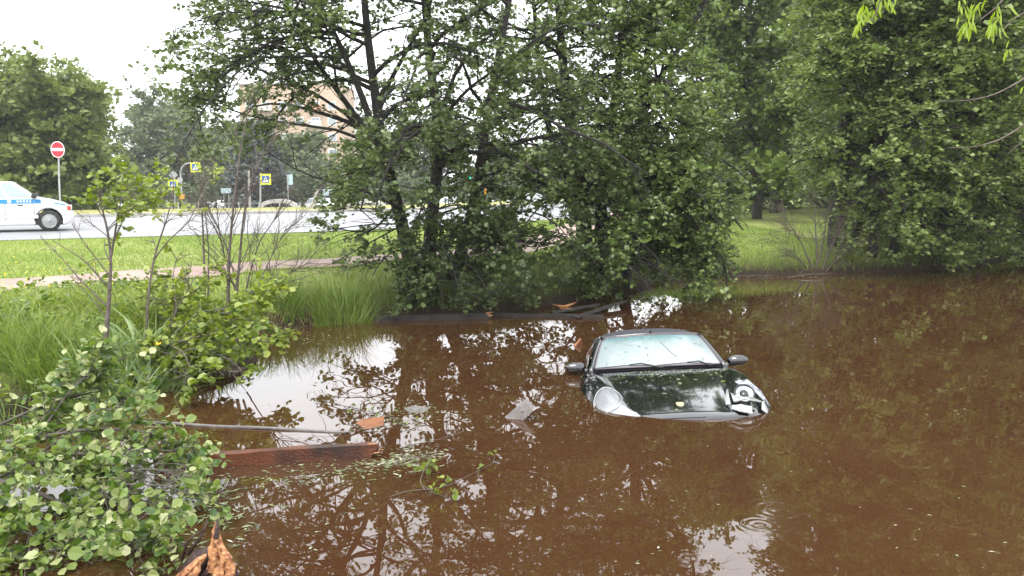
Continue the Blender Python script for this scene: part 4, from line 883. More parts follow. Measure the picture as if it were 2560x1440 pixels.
bare('floating_twig', 'long thin twig lying on the water between the beam and the sunken car', 'twig', G(1200, 1110),
     [([G(1000,1120,.01), G(1060,1105,.02), G(1100,1098,.03), G(1160,1078,.01)], .004, .0015), ([G(950,1165,.008), G(1050,1140,.01), G(1140,1120,.008)], .003, .001), ([G(960,1150,.008), G(1020,1150,.012), G(1090,1135,.01)], .003, .001)], limbs=3, limb_len=.12, sub=1, sub_len=.05, up=0)
bare('floating_twig', 'tangle of thin dead sticks lying along the foot of the right bank', 'twig', G(1900, 688),
     [([G(1820,690,.03), G(1870,690,.04), G(1930,688,.02)], .012, .006), ([G(1880,692,.0), G(1895,688,.08), G(1905,683,.14)], .012, .006), ([G(1905,692,0), G(1912,684,.15), G(1920,668,.4)], .01, .004), ([G(1970,694,.02), G(2020,686,.06), G(2080,684,.03)], .014, .006), ([G(2000,702,.02), G(2040,703,.02), G(2060,700,.03)], .012, .005)], limbs=3, limb_len=.4, sub=2, sub_len=.2, up=0)

# ------------------------------------------------------------------ the sunken convertible
def cr(P, k):
    """Catmull-Rom refinement along axis 0"""
    P = np.asarray(P, float); Q = np.concatenate([[2*P[0]-P[1]], P, [2*P[-1]-P[-2]]]); o = []
    for i in range(len(P)-1):
        a, b, c, d = Q[i:i+4]
        for j in range(k):
            t = j/k; o.append(.5*(2*b+(c-a)*t+(2*a-5*b+4*c-d)*t*t+(3*b-a-3*c+d)*t**3))
    o.append(P[-1]); return np.array(o)
YAW, PIT, ROL = -.035, -.178, .0525
CM = Matrix.Translation((1.53, 7.0, -.505)) @ Matrix.Rotation(YAW, 4, 'Z') @ Matrix.Rotation(PIT, 4, 'X') @ Matrix.Rotation(-ROL, 4, 'Y')
car = empty('convertible_car', (0,0,0), 0, 'black convertible with a fogged windscreen sunk to its bonnet in the brown pond', 'car')
lo_, ro_, _ = CM.decompose(); car.location = lo_; car.rotation_euler = ro_.to_euler()
# s, zc(centre), hoodx, hoodz(rel), crestx, crestz(rel), W, shoulder z rel
ST = [(.10,.20,.40,0,.58,0,.76,0), (.02,.34,.40,0,.58,.0,.80,0), (.0,.45,.41,0,.59,0,.815,-.02), (.015,.515,.41,-.004,.60,.0,.825,-.05), (.06,.553,.42,-.008,.61,.0,.83,-.08),
      (.13,.585,.43,-.014,.62,.004,.835,-.10), (.25,.628,.44,-.018,.63,.016,.845,-.12), (.45,.694,.46,-.022,.64,.034,.86,-.14), (.70,.765,.49,-.022,.665,.040,.875,-.15),
      (.96,.828,.53,-.02,.69,.028,.885,-.15), (1.2,.874,.58,-.018,.70,.002,.885,-.14), (1.40,.900,.63,-.022,.71,-.022,.88,-.12), (1.62,.905,.66,-.02,.72,-.02,.875,-.10), (2.1,.905,.67,-.015,.74,-.015,.872,-.09),
      (2.9,.90,.67,-.01,.74,-.01,.875,-.09), (3.5,.86,.62,-.01,.72,.0,.885,-.10), (4.0,.74,.55,-.02,.68,-.02,.86,-.10), (4.35,.55,.5,-.02,.62,-.03,.78,-.08), (4.43,.35,.5,0,.62,0,.74,0)]
rows = []
for s, zc, hx, hz, cx_, cz, W_, sh in ST:
    pts = [(0, zc), (hx*.35, zc-.001+hz*.12), (hx*.7, zc+hz*.5), (hx, zc+hz), ((hx+cx_)/2-.005, zc+hz*.4+cz*.45), (cx_, zc+cz), ((cx_+W_)/2+.005, zc+cz+sh*.3), (W_-.018, zc+cz+sh), (W_, max(zc+cz+sh-.14, .22) if s > .05 else zc-.04), (W_-.005, .38 if s > .05 else zc-.08), (W_-.03, .2 if s > .05 else zc-.12)]
    row = []
    for x, z in pts:
        bow = .30*(abs(x)/.85)**2.4*max(0, 1-s/1.3)+(.16*(abs(x)/.65)**2 if 1.3 < s < 1.8 else 0)*0
        bow -= .25*(abs(x)/.85)**2.4*max(0, (s-3.6)/.8)
        row.append((x, s+bow, z))
    rows.append(row)
half = np.array(rows); full = np.concatenate([half[:, :0:-1]*np.array([-1, 1, 1]), half], 1)
ku, kv = 5, 6
fine = cr(full, kv); fine = cr(fine.transpose(1, 0, 2), ku).transpose(1, 0, 2)   # [v,u,3]
iu0, iu1 = (10-3)*ku, (10+3)*ku; iv0, iv1 = 5*kv-2, 11*kv
nv, nu = fine.shape[:2]; idx = np.arange(nv*nu).reshape(nv, nu)
Qa = np.stack([idx[:-1,:-1], idx[:-1,1:], idx[1:,1:], idx[1:,:-1]], -1)
hood_mask = np.zeros((nv-1, nu-1), bool); hood_mask[iv0:iv1, iu0:iu1] = True
rm = (np.arange(nv-1)[:, None] >= 12*kv+1) & (np.arange(nu-1)[None] >= 10*ku-3*ku) & (np.arange(nu-1)[None] < 10*ku+3*ku) & (np.arange(nv-1)[:, None] < 15*kv)
Vb = fine.reshape(-1, 3)
me = quads('body', Vb, Qa[~hood_mask & ~rm], M['black_paint']); link('body', me, car, False)
hv = fine[iv0:iv1+1, iu0:iu1+1].copy(); hv[..., 2] += .0015
k1, k2 = hv.shape[:2]; ii = np.arange(k1*k2).reshape(k1, k2)
Qh = np.stack([ii[:-1,:-1], ii[:-1,1:], ii[1:,1:], ii[1:,:-1]], -1).reshape(-1, 4)
bonnet = link('bonnet', quads('bonnet', hv.reshape(-1, 3), Qh, M['black_paint']), car, False)
gap = MB()
edge = [tuple(p+np.array([0, 0, .0005])) for p in fine[iv1:iv0:-1, iu0]]+[tuple(p+np.array([0, 0, .0005])) for p in fine[iv0, iu0:iu1]]+[tuple(p+np.array([0, 0, .0005])) for p in fine[iv0:iv1, iu1]]
gap.tube(edge, .0045, 5)
# lower front lid line
v2 = 3*kv+2; gap.tube([tuple(p+np.array([0, -.001, .0])) for p in fine[v2, iu0+8:iu1-8]], .003, 5)
gap.tube([tuple(fine[v2, iu0+8]), tuple(fine[iv0, iu0+4])], .003, 5); gap.tube([tuple(fine[v2, iu1-9]), tuple(fine[iv0, iu1-4])], .003, 5)
gap.build('panel_gap', M['seam'], car, True, inv=False)
# surface lookup
Tx, Ty, Tz = (fine[:11*kv, :, i].ravel() for i in range(3))
dv_, du_ = np.gradient(fine, axis=0), np.gradient(fine, axis=1)
NN = norm(np.cross(du_, dv_)).reshape(-1, 3)[:11*kv*nu]
def on_body(x, s, lift=0.):
    d = (Tx-x)**2+(Ty-s)**2+np.where(Tz < .5, 9, 0); j = np.argpartition(d, 6)[:6]; w_ = 1/(d[j]+1e-6); w_ /= w_.sum()
    nn = (NN[j]*w_[:, None]).sum(0); nn = nn/np.linalg.norm(nn)
    if nn[2] < 0: nn = -nn
    p = np.array([x, s, (Tz[j]*w_).sum()]); p[:2] += ((np.c_[Tx, Ty][j]*w_[:, None]).sum(0)-p[:2])*0
    # correct height for the offset of the weighted point
    off = np.array([x, s])-(np.c_[Tx, Ty][j]*w_[:, None]).sum(0); p[2] -= (nn[0]*off[0]+nn[1]*off[1])/max(nn[2], .2)
    return p+nn*lift, nn
def patch(name, outline, m, centre, bulge=.02, lift=.006, rings=8, parent=car, ref=None, smooth=True):
    n = len(outline); rowsp = []
    for r in range(rings+1):
        q = r/rings; row = []
        for (x, s) in outline:
            X, S_2 = centre[0]+(x-centre[0])*q, centre[1]+(s-centre[1])*q
            row.append(on_body(X, S_2, lift*(1 if r < rings else 0)+bulge*(1-q*q))[0])
        rowsp.append(row)
    mb = MB(); mb.grid(rowsp, closed=True); return mb.build(name, m, parent, smooth, inv=False)
OUT = [(-.62,.70),(-.70,.65),(-.765,.53),(-.775,.40),(-.74,.28),(-.68,.20),(-.60,.15),(-.50,.105),(-.41,.075),(-.365,.085),(-.375,.13),(-.41,.20),(-.445,.28),(-.47,.40),(-.50,.54),(-.55,.66)]
OUTF = cr(np.array(OUT+OUT[:1]), 3)[:-1]
# milky headlamp glass: clear cover over a ribbed white reflector
M['lamp_shell'] = mat('lamp_shell', (.28, .29, .305), .25, coat=1)
M['lamp_bowl'] = mat('lamp_bowl', (.22, .23, .245), .3, .3, c2=(.29,.30,.31), scale=60, coat=1, bump=.4, bscale=220)
hl = patch('headlamp', OUTF, M['lamp_shell'], (-.60, .42), .022, .008)
circ = [(-.625+.118*math.cos(a), .43+.20*math.sin(a)) for a in np.linspace(0, 2*PI, 33)[:-1]]
patch('lamp_disc', circ, M['lamp_bowl'], (-.625, .43), .008, .030, 6, parent=hl)
rg = MB(); rg.tube([tuple(on_body(x, s, .031)[0]) for x, s in circ+circ[:1]], .006, 6, cap=False); rg.build('lamp_ring', M['lamp_shell'], hl, True, inv=False)
ed = MB(); ed.tube([tuple(on_body(x, s, .002)[0]) for x, s in list(OUTF)+[OUTF[0]]], .005, 6, cap=False); ed.build('lamp_seal', M['seam'], hl, True, inv=False)
lb = MB(); P_ = [(-.52,.14),(-.40,.10)]; 
for q in (0, .03): lb.tube([tuple(on_body(-.50, .19+q, .018)[0]), tuple(on_body(-.45, .17+q, .018)[0]), tuple(on_body(-.395, .13+q, .014)[0])], .004, 5)
lb.build('lamp_rib', M['lamp_shell'], hl, True, inv=False)
# broken headlamp on the other side
M['cavity'] = mat('cavity', (.012, .012, .013), .6)
M['chrome'] = mat('chrome', (.35, .35, .36), .22, .9)
M['broken_white'] = mat('broken_white', (.22, .225, .225), .35, c2=(.42, .43, .42), scale=25, coat=.5)
M['crumpled'] = mat('crumpled', (.16, .17, .2), .25, .6, c2=(.45, .47, .52), scale=18, bump=1, bscale=25)
OR = [(-x, s) for x, s in OUTF]
bh = patch('broken_headlamp', OR, M['cavity'], (.60, .42), -.05, .006); bh['label'] = 'smashed headlamp with bare reflector and white shards'
c0, n0 = on_body(.60, .40, .0); ax = norm(n0+np.array([0, -1.2, .0])); t1 = norm(np.cross(ax, [0, 0, 1.])); t2 = np.cross(t1, ax)
def disc_pts(c, r, k=20, a0=0, sx=1): return [tuple(c+(t1*math.cos(a)*sx+t2*math.sin(a))*r) for a in np.linspace(0, 2*PI, k+1)[:-1]+a0]
b_ = MB(); rows_ = [disc_pts(c0+ax*(.06-.05*(1-q)**1.5)-ax*.0, .085*max(q, .02)) for q in np.linspace(0, 1, 7)]; b_.grid(rows_, closed=True); b_.build('reflector_bowl', M['chrome'], bh, True, inv=False)
b_ = MB(); cpts = disc_pts(c0+ax*.062, .088); b_.tube(cpts+cpts[:1], .010, 6, cap=False); b_.build('reflector_rim', M['black_plastic'], bh, True, inv=False)
b_ = MB(); rows_ = [disc_pts(c0+ax*(.035+.03*math.sqrt(1-min(q, 1)**2)), .04*max(q, .02)) for q in np.linspace(0, 1, 6)]; b_.grid(rows_, closed=True); b_.build('projector_lens', M['glass_dark'], bh, True, inv=False)
b_ = MB(); cpts = disc_pts(c0+ax*.045, .048); b_.tube(cpts+cpts[:1], .009, 6, cap=False); b_.build('lens_ring', M['broken_white'], bh, True, inv=False)
def shell(name, pts, m, th=.008, parent=bh, lift=.0):
    P = [Vector(on_body(x, s, l_)[0]) for x, s, l_ in pts]; n = len(P); c = sum(P, Vector())/n
    nn = Vector((0, -.4, 1)).normalized(); mb = MB()
    mb.add(P+[c+nn*.01]+[p-nn*th for p in P]+[c-nn*th], [(i, (i+1) % n, n) for i in range(n)]+[(n+1+(i+1) % n, n+1+i, 2*n+1) for i in range(n)]+[(i, n+1+i, n+1+(i+1) % n, (i+1) % n) for i in range(n)])
    return mb.build(name, m, parent, inv=False)
shell('white_shard', [(.44,.17,.015),(.50,.12,.03),(.59,.14,.04),(.60,.19,.045),(.52,.205,.04),(.45,.22,.025)], M['broken_white'])
shell('white_shard', [(.40,.24,.02),(.44,.22,.035),(.46,.34,.05),(.50,.50,.06),(.48,.52,.04),(.42,.36,.02)], M['broken_white'])
shell('white_shard', [(.47,.22,.06),(.56,.22,.085),(.66,.24,.085),(.70,.30,.07),(.62,.28,.08),(.52,.30,.06),(.50,.42,.05)], M['broken_white'])
shell('white_shard', [(.70,.24,.03),(.76,.26,.02),(.79,.36,.03),(.76,.42,.05),(.72,.34,.05)], M['broken_white'])
shell('crumpled_cover', [(.60,.66,.03),(.68,.64,.06),(.76,.55,.06),(.80,.42,.05),(.76,.36,.055),(.71,.44,.05),(.68,.52,.05),(.60,.60,.03)], M['crumpled'], .012)
shell('crumpled_cover', [(.78,.50,.05),(.82,.44,.03),(.83,.34,.02),(.79,.30,.03),(.76,.40,.06)], M['chrome'], .01)
# crest badge: small gold shield with darker quarters
M['gold'] = mat('gold', (.5, .42, .28), .35, .4); M['badge_red'] = mat('badge_red', (.35, .03, .03), .4)
bd = MB(); cb, nb_ = on_body(0, .245, .004); bx_ = np.array([1., 0, 0]); by_ = norm(np.cross(nb_, bx_)); 
if by_[1] < 0: by_ = -by_
shp = [(-.026,.032),(0,.036),(.026,.032),(.028,.0),(.02,-.024),(0,-.038),(-.02,-.024),(-.028,0)]
top = [cb+nb_*.004+bx_*x*1.25+by_*y*1.25 for x, y in shp]; bot = [p-nb_*.006 for p in top]
bd.add(top+bot, [tuple(range(8)), tuple(range(15, 7, -1))]+[(i, i+8, (i+1) % 8+8, (i+1) % 8) for i in range(8)])
badge = bd.build('badge', M['gold'], bonnet, inv=False)
bq = MB()
for sx in (-1, 1):
    for r_ in range(2):
        yy = .024-.012*r_ if sx > 0 else -.006-.012*r_
        bq.add([cb+nb_*.0065+bx_*a+by_*c for a, c in [(sx*.006, yy), (sx*.024, yy), (sx*.024, yy-.006), (sx*.006, yy-.006)]], [(0,1,2,3)])
bq.build('badge_bars', M['badge_red'], badge, inv=False) if False else None
# windscreen
def wpt(u, v, lift=0):
    """u -1..1 across, v 0..1 upward"""
    bx = .70*u; by = 1.40+.20*abs(u)**2.2; bz = .912-.012*u*u
    tx = .545*u; ty = 2.03+.09*abs(u)**2.2; tz = 1.262-.028*u*u
    rd = .0
    x = bx+(tx-bx)*v; y = by+(ty-by)*v; z = bz+(tz-bz)*v+.018*math.sin(PI*v)
    return np.array([x, y, z])+np.array([.0, -.5, .86])*lift
def wgrid(u0, u1, v0, v1, n=24, m=12, lift=0, rc=.0):
    return [[wpt(u0+(u1-u0)*j/n, v0+(v1-v0)*i/m, lift) for j in range(n+1)] for i in range(m+1)]
wg = bpy.data.materials.new('fogged_glass'); wg.use_nodes = True; t = wg.node_tree; b = t.nodes['Principled BSDF']; tcn = t.nodes.new('ShaderNodeTexCoord')
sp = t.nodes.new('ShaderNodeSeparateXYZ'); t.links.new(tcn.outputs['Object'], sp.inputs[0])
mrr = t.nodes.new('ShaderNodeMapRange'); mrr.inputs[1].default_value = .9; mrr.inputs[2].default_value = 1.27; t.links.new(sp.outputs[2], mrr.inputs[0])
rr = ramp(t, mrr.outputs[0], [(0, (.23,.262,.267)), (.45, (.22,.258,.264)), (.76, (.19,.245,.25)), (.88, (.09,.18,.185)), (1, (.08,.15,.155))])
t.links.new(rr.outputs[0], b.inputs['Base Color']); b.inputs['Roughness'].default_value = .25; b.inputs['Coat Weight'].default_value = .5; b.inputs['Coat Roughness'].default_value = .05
sb = MB(); 
def rounded(n=64, au=.955, av0=.02, av1=.93, r=.10):
    pts = []
    for (cx_, cy_, a0) in [(au-r, av1-r*1.6, 0), (-(au-r), av1-r*1.6, 90), (-(au-.04), av0+.05, 180), (au-.04, av0+.05, 270)]:
        rx, ry = (r, r*1.6) if a0 < 180 else (.04, .05)
        for k in range(9):
            a = math.radians(a0+k*90/8); pts.append((cx_+rx*math.cos(a), cy_+ry*math.sin(a)))
    o = []
    for p, q in zip(pts, pts[1:]+pts[:1]):
        d = math.hypot(q[0]-p[0], q[1]-p[1]); k = max(1, int(d/.08)); o += [(p[0]+(q[0]-p[0])*i/k, p[1]+(q[1]-p[1])*i/k) for i in range(k)]
    return o
RO = rounded(); cen = (0, .5)
sb.grid([[wpt(cen[0]+(u-cen[0])*q, cen[1]+(v-cen[1])*q, .012) for u, v in RO] for q in np.linspace(0.001, 1, 20)], closed=True)
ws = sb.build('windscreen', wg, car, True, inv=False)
fr_ = MB(); fr_.grid(wgrid(-1, 1, -.02, 1.0, 48, 24, -.012), closed=False); M['frame_dark'] = mat('frame_dark', (.02, .018, .022), .35, coat=.6)
fr_.build('windscreen_frame', M['frame_dark'], car, True, inv=False)
M['frame_trim'] = mat('frame_trim', (.10, .085, .095), .4, coat=.3)
sl = MB(); sl.tube([wpt(u, v, .012) for u, v in RO+RO[:1]], .009, 6, cap=False); sl.build('windscreen_seal', M['frame_trim'], car, True, inv=False)
for sgn in (-1, 1):
    p = MB(); p.tube([wpt(sgn*1.0, v, 0) for v in np.linspace(-.05, 1.02, 9)], [.03]*3+[.027]*6, 8); p.build('windscreen_pillar', M['black_paint'], car, True, inv=False)
hd = MB(); hd.tube([wpt(u, 1.0, .0) for u in np.linspace(-1.0, 1.0, 21)], .022, 8); hd.build('windscreen_header', M['black_paint'], car, True, inv=False)
# soft top
TS = [(2.03,1.262,.40,.545,1.232,.09), (2.12,1.295,.40,.56,1.235,.08), (2.30,1.318,.42,.575,1.235,.05), (2.60,1.322,.43,.585,1.225,.02), (2.95,1.285,.42,.58,1.185,0), (3.25,1.20,.41,.58,1.10,0), (3.6,1.03,.40,.60,.97,0), (3.85,.90,.42,.62,.86,0)]
rw_ = []
for s, z, x1, x2, z2, bw in TS:
    h_ = [(0, s, z), (x1*.5, s+bw*.15, z-.004), (x1, s+bw*.5, z-(z-z2)*.35), ((x1+x2)/2, s+bw*.8, z-(z-z2)*.65), (x2, s+bw, z2), (x2+.022, s+bw, z2-.05)]
    rw_.append([(-a, b2, c) for a, b2, c in h_[:0:-1]]+h_)
tp = cr(cr(np.array(rw_), 4).transpose(1, 0, 2), 4).transpose(1, 0, 2); mb = MB(); mb.grid(tp); mb.build('soft_top', M['soft_top'], car, True, inv=False)
for sgn in (-1, 1):   # side windows and quarter panels
    side_t = tp[:, 0 if sgn < 0 else -1]; ct = [p for p in side_t if p[1] < 2.9]; mb = MB()
    lowp = [np.array([sgn*.735, min(max(p[1]-.45*max(0, (2.6-p[1])), 1.62), 3.0), .905]) for p in ct]
    mb.grid([[a*(1-q)+b2*q+np.array([sgn*.02*math.sin(PI*q), 0, 0]) for q in np.linspace(0, 1, 6)] for a, b2 in zip(ct, lowp)]); mb.build('side_window', M['glass_dark'], car, True, inv=False)
    cq = [p for p in side_t if p[1] >= 2.85]; mb = MB()
    mb.grid([[p*(1-q)+np.array([sgn*.72, p[1], .88])*q for q in np.linspace(0, 1, 5)] for p in cq]); mb.build('quarter_panel', M['soft_top'], car, True, inv=False)
    # door mirror
    mr_ = MB(); c = np.array([sgn*.865, 1.70, .94]); R3 = []
    for i in range(11):
        th = PI*i/10; q = math.sin(th)**.62; xo = -math.cos(th)*.108*sgn
        tap = 1-.28*(i/10) 
        R3.append([(c[0]+xo, c[1]+.062*math.cos(a)*q*tap-(.02 if sgn else 0)*(i/10), c[2]+.068*math.sin(a)*q*tap+.006*i/10) for a in np.linspace(0, 2*PI, 17)[:-1]])
    mr_.grid(R3, closed=True); dm = mr_.build('door_mirror', M['black_paint'], car, True, inv=False)
    mg = MB(); mg.prism([(c[0]+.085*math.cos(a), c[2]+.05*math.sin(a)) for a in np.linspace(0, 2*PI, 17)[:-1]], .006, Matrix.Translation((0, c[1]+.05, 0))); mg.build('mirror_glass', M['chrome'], dm, inv=False)
    fo = MB(); fo.tube([(sgn*.70, 1.72, .885), (sgn*.75, 1.71, .90), (sgn*.80, 1.70, .92)], [.035, .028, .022], 8); fo.build('mirror_foot', M['black_paint'], dm, True, inv=False)
    tr_ = MB(); tr_.tube([wpt(sgn*1.0, .0, .0)+np.array([sgn*.012, .03, .0]), wpt(sgn*1.0, .45, 0)+np.array([sgn*.02, .03, -.02])], .008, 5); tr_.build('door_seal', M['seam'], car, True, inv=False)
# wipers, cowl, nub
co = MB(); co.grid([[np.array([.70*u, 1.375+.20*abs(u)**2.2+.05*q, .900-.012*u*u+.004*q]) for u in np.linspace(-.98, .98, 25)] for q in (0, .5, 1)]); co.build('cowl', M['black_plastic'], car, True, inv=False)
for (u0, u1, uu) in [(-.93, -.10, -.45), (-.05, .80, .42)]:
    wp = MB(); L1 = [wpt(u, .02+.035*(1-abs((u-u0)/(u1-u0)*2-1)), .022) for u in np.linspace(u0, u1, 9)]; wp.tube(L1, .0045, 5)
    wb = wp.build('wiper_blade', M['black_plastic'], car, True, inv=False)
    wa = MB(); wa.tube([wpt(u1-.02 if u1 > .3 else u1+.14, -.03, .012), wpt((uu+u1)/2, .06, .034), wpt(uu, .055, .028)], [.010, .008, .005], 6); wa.build('wiper_arm', M['black_plastic'], wb, True, inv=False)
nb2 = MB(); nb2.tube([wpt(0, 1.0, .015), wpt(0, 1.0, .05)], [.014, .010], 8); nb2.build('antenna_base', M['black_plastic'], car, True, inv=False)
# litter on the car: its own small leaves resting on bonnet and windscreen
def leafs_on(name, label, n, fpos, size, m, tint, long_=1.6):
    V, T_ = [], []
    for i in range(n):
        p, nn = fpos(); a = rng.uniform(0, 2*PI); x = norm(np.cross(nn, [math.cos(a), math.sin(a), .1])); y = np.cross(nn, x); s = size*rng.uniform(.4, 1.4); lg = long_*rng.uniform(.5, 2.2)
        V += [p+x*s*q[0]+y*s*lg*(q[1]-.5)+nn*(.002+s*abs(q[2])) for q in LEAF4]; T_ += [tint+.25*rng.normal()]*4
    P = np.array([CM @ Vector(v) for v in V]); Q = np.arange(4*n).reshape(-1, 4)[:, ::-1]
    o = link(name, quads(name, P, Q, m, smooth=False, tint=np.clip(T_, 0, 1))); tag(o, label, 'leaf litter', kind='stuff')
def f_hood():
    x, s = rng.uniform(-.60, .66), 1.30-abs(rng.normal(0, .22)); return on_body(x, max(s, .3), .003)
leafs_on('fallen_leaf_litter', 'leaf scraps stuck on the bonnet below the windscreen', 190, f_hood, .013, M['litter'], .65)
def f_hood2(): return on_body(rng.uniform(-.6, .66), rng.uniform(.3, 1.3), .003)
leafs_on('fallen_leaf_litter', 'fine specks spread over the wet bonnet', 260, f_hood2, .0045, M['litter'], .8)
def f_ws():
    u, v = rng.uniform(-.85, .85), rng.uniform(.06, .9); return wpt(u, v, .018), norm(np.array([0, -.5, .86]))
leafs_on('fallen_leaf_litter', 'small dark and pale scraps stuck on the windscreen', 60, f_ws, .008, M['litter'], .12, 2.6)
for (x, s, sz, lb) in [(-.13, 1.08, .030, 'pale oval leaf lying on the middle of the bonnet'), (-.40, 1.14, .026, 'green leaf lying on the left of the bonnet near the wiper'), (.09, .76, .028, 'crumpled leaf on the bonnet above the badge'), (.52, .84, .034, 'bright green leaf caught beside the smashed headlamp'), (-.05, .14, .016, 'tiny pale leaf on the front edge of the bonnet')]:
    p, nn = on_body(x, s, .004); x_ = norm(np.cross(nn, [.3, 1, 0])); y_ = np.cross(nn, x_)
    V = [CM @ Vector(p+x_*sz*1.3*(q[1]-.5)*1.2+y_*sz*q[0]*1.2+nn*(.004+sz*q[2])) for q in LEAF6]
    o = link('fallen_leaf', quads('fallen_leaf', np.array(V), LEAFQ6, M['leaf_near'], smooth=False, tint=np.full(6, .95 if 'pale' in lb or 'crumpled' in lb else .6))); tag(o, lb, 'leaf')
tw = MB(); tw.tube([CM @ Vector(wpt(u, v, .018)) for u, v in [(.12,.70), (.17,.52), (.24,.33), (.30,.22)]], .002, 4); tag(tw.build('fallen_twig', M['twig'], None), 'thin curved twig lying on the windscreen', 'twig')

# ------------------------------------------------------------------ patrol car and other cars on the road
def road_car(name, label, cat, x, y, z, head, ls, body_m, stripe=False, group=None, detail=True):
    root = empty(name, (x, y, z), head, label, cat, group)
    def arc(cx_, r, n=10): return [(cx_+r*math.cos(a), .30+r*math.sin(a)) for a in np.linspace(-.35, PI+.35, n)]
    fw, rwx = 1.22*ls, -1.22*ls
    low = [(2.03*ls, .36), (1.98*ls, .24), (fw+.42, .2)]+arc(fw, .35)+[(rwx+.42, .18)]+arc(rwx, .35)+[(-1.95*ls, .26), (-2.04*ls, .5), (-2.0*ls, .93), (.80*ls, .955), (1.30*ls, .89), (1.72*ls, .80), (1.93*ls, .72), (2.0*ls, .6), (2.06*ls, .5)]
    mb = MB(); mb.prism(low, 1.64); mb.build('body', body_m, root, False, .05, inv=False)
    # greenhouse
    gh = MB(); b0, b1, t0, t1 = -1.93*ls, .86*ls, -1.45*ls, .02*ls; hb, ht, zb, zt = .78, .58, .94, 1.39
    P = [(b0, -hb, zb), (b1, -hb, zb), (b1, hb, zb), (b0, hb, zb), (t0, -ht, zt), (t1, -ht, zt), (t1, ht, zt), (t0, ht, zt)]
    gh.add(P, [(0,3,2,1), (4,5,6,7), (0,1,5,4), (1,2,6,5), (2,3,7,6), (3,0,4,7)]); gh.build('roof', body_m, root, False, .06, inv=False)
    def sidept(u, v, sgn, off=.012): # u along, v up
        a = np.array([b0+(b1-b0)*u, -hb, zb]); c = np.array([t0+(t1-t0)*u, -ht, zt]); p = a*(1-v)+c*v; n_ = norm(np.array([0, -(zt-zb), -(ht-hb)]))*-1
        n_ = norm(np.array([0, -(zt-zb), (hb-ht)])); p = p+n_*off; p[1] *= -sgn if sgn > 0 else 1
        return p
    for sgn in (-1, 1):
        for (u0, u1, w0, w1) in [(.66, .93, .66, .90), (.36, .62, .36, .62), (.10, .32, .14, .32)]:
            m2 = MB(); q = [sidept(u0, .07, sgn), sidept(u1, .07, sgn), sidept(w1, .86, sgn), sidept(w0, .86, sgn)]
            m2.add(q+[p+np.array([0, .02*(1 if sgn < 0 else -1), 0]) for p in q], [(0,1,2,3), (7,6,5,4)]+[(i, i+4, (i+1) % 4+4, (i+1) % 4) for i in range(4)]); m2.build('window', M['glass_sky'], root, inv=False)
    for xx0, xx1, nm in [(b1, t1, 'windscreen'), (b0, t0, 'rear_window')]:
        m2 = MB(); sg = 1 if xx0 > 0 else -1; q = [Vector((xx0+(xx1-xx0)*v+.012*sg, s_*(hb+(ht-hb)*v-.1), zb+(zt-zb)*v+.008)) for s_, v in [(-1, .08), (1, .08), (1, .9), (-1, .9)]]
        m2.add(q+[p-Vector((.02*sg, 0, .01)) for p in q], [(0,1,2,3), (7,6,5,4)]+[(i, i+4, (i+1) % 4+4, (i+1) % 4) for i in range(4)]); m2.build(nm, M['glass_sky'], root, inv=False)
    for (wx, sg) in [(fw, -1), (fw, 1), (rwx, -1), (rwx, 1)]:
        ww = MB(); R_ = []
        for (rr_, yy) in [(.20, .0), (.285, .01), (.30, .04), (.30, .15), (.285, .18), (.1, .18)]:
            R_.append([(wx+rr_*math.cos(a), sg*(.80-yy), .30+rr_*math.sin(a)) for a in np.linspace(0, 2*PI, 25)[:-1]])
        ww.grid(R_, closed=True); wh = ww.build('wheel', M['tyre'], root, True, inv=False)
        rm_ = MB(); R_ = [[(wx+rr_*math.cos(a), sg*(.80-yy), .30+rr_*math.sin(a)) for a in np.linspace(0, 2*PI, 19)[:-1]] for rr_, yy in [(.20, .005), (.18, .03), (.06, .02), (.001, .01)]]
        rm_.grid(R_, closed=True); rm_.build('rim', M['rim'], wh, False, inv=False)
    ud = MB(); ud.box((0, 0, .26), (3.6*ls, 1.45, .16)); ud.build('underbody', M['black_plastic'], root, inv=False)
    for sg in (-1, 1): bl = MB(); bl.prism([(sg*2.02*ls, .34), (sg*2.10*ls, .36), (sg*2.11*ls, .52), (sg*2.02*ls, .56)], 1.6); bl.build('bumper', body_m, root, False, .03, inv=False)
    for sg in (-1, 1):
        h_ = MB(); h_.box((1.99*ls, sg*.6, .64), (.07, .34, .12)); h_.build('headlight', M['sign_white'], root, False, .01, inv=False)
        if detail:
            h_ = MB(); h_.box((1.95*ls, sg*.79, .65), (.10, .09, .12)); h_.build('indicator', M['orange_dull'], root, False, .01, inv=False)
            h_ = MB(); h_.box((.74*ls, sg*.88, 1.0), (.14, .16, .12), taper=.8); h_.build('mirror', M['black_plastic'], root, False, .02, inv=False)
            h_ = MB(); h_.box((-.10*ls, sg*.824, .42), (1.9*ls, .02, .10)); h_.build('side_moulding', M['moulding'], root, False, .004, inv=False)
            h_ = MB()
            for xx in (.60*ls, -.45*ls): h_.box((xx-.25, sg*.822, .74), (.13, .03, .03))
            h_.build('door_handle', M['black_plastic'], root, False, .004, inv=False)
            h_ = MB()
            for xx in (.72*ls, -.28*ls): h_.box((xx, sg*.8215, .6), (.012, .006, .62))
            h_.build('door_gap', M['seam'], root, inv=False)
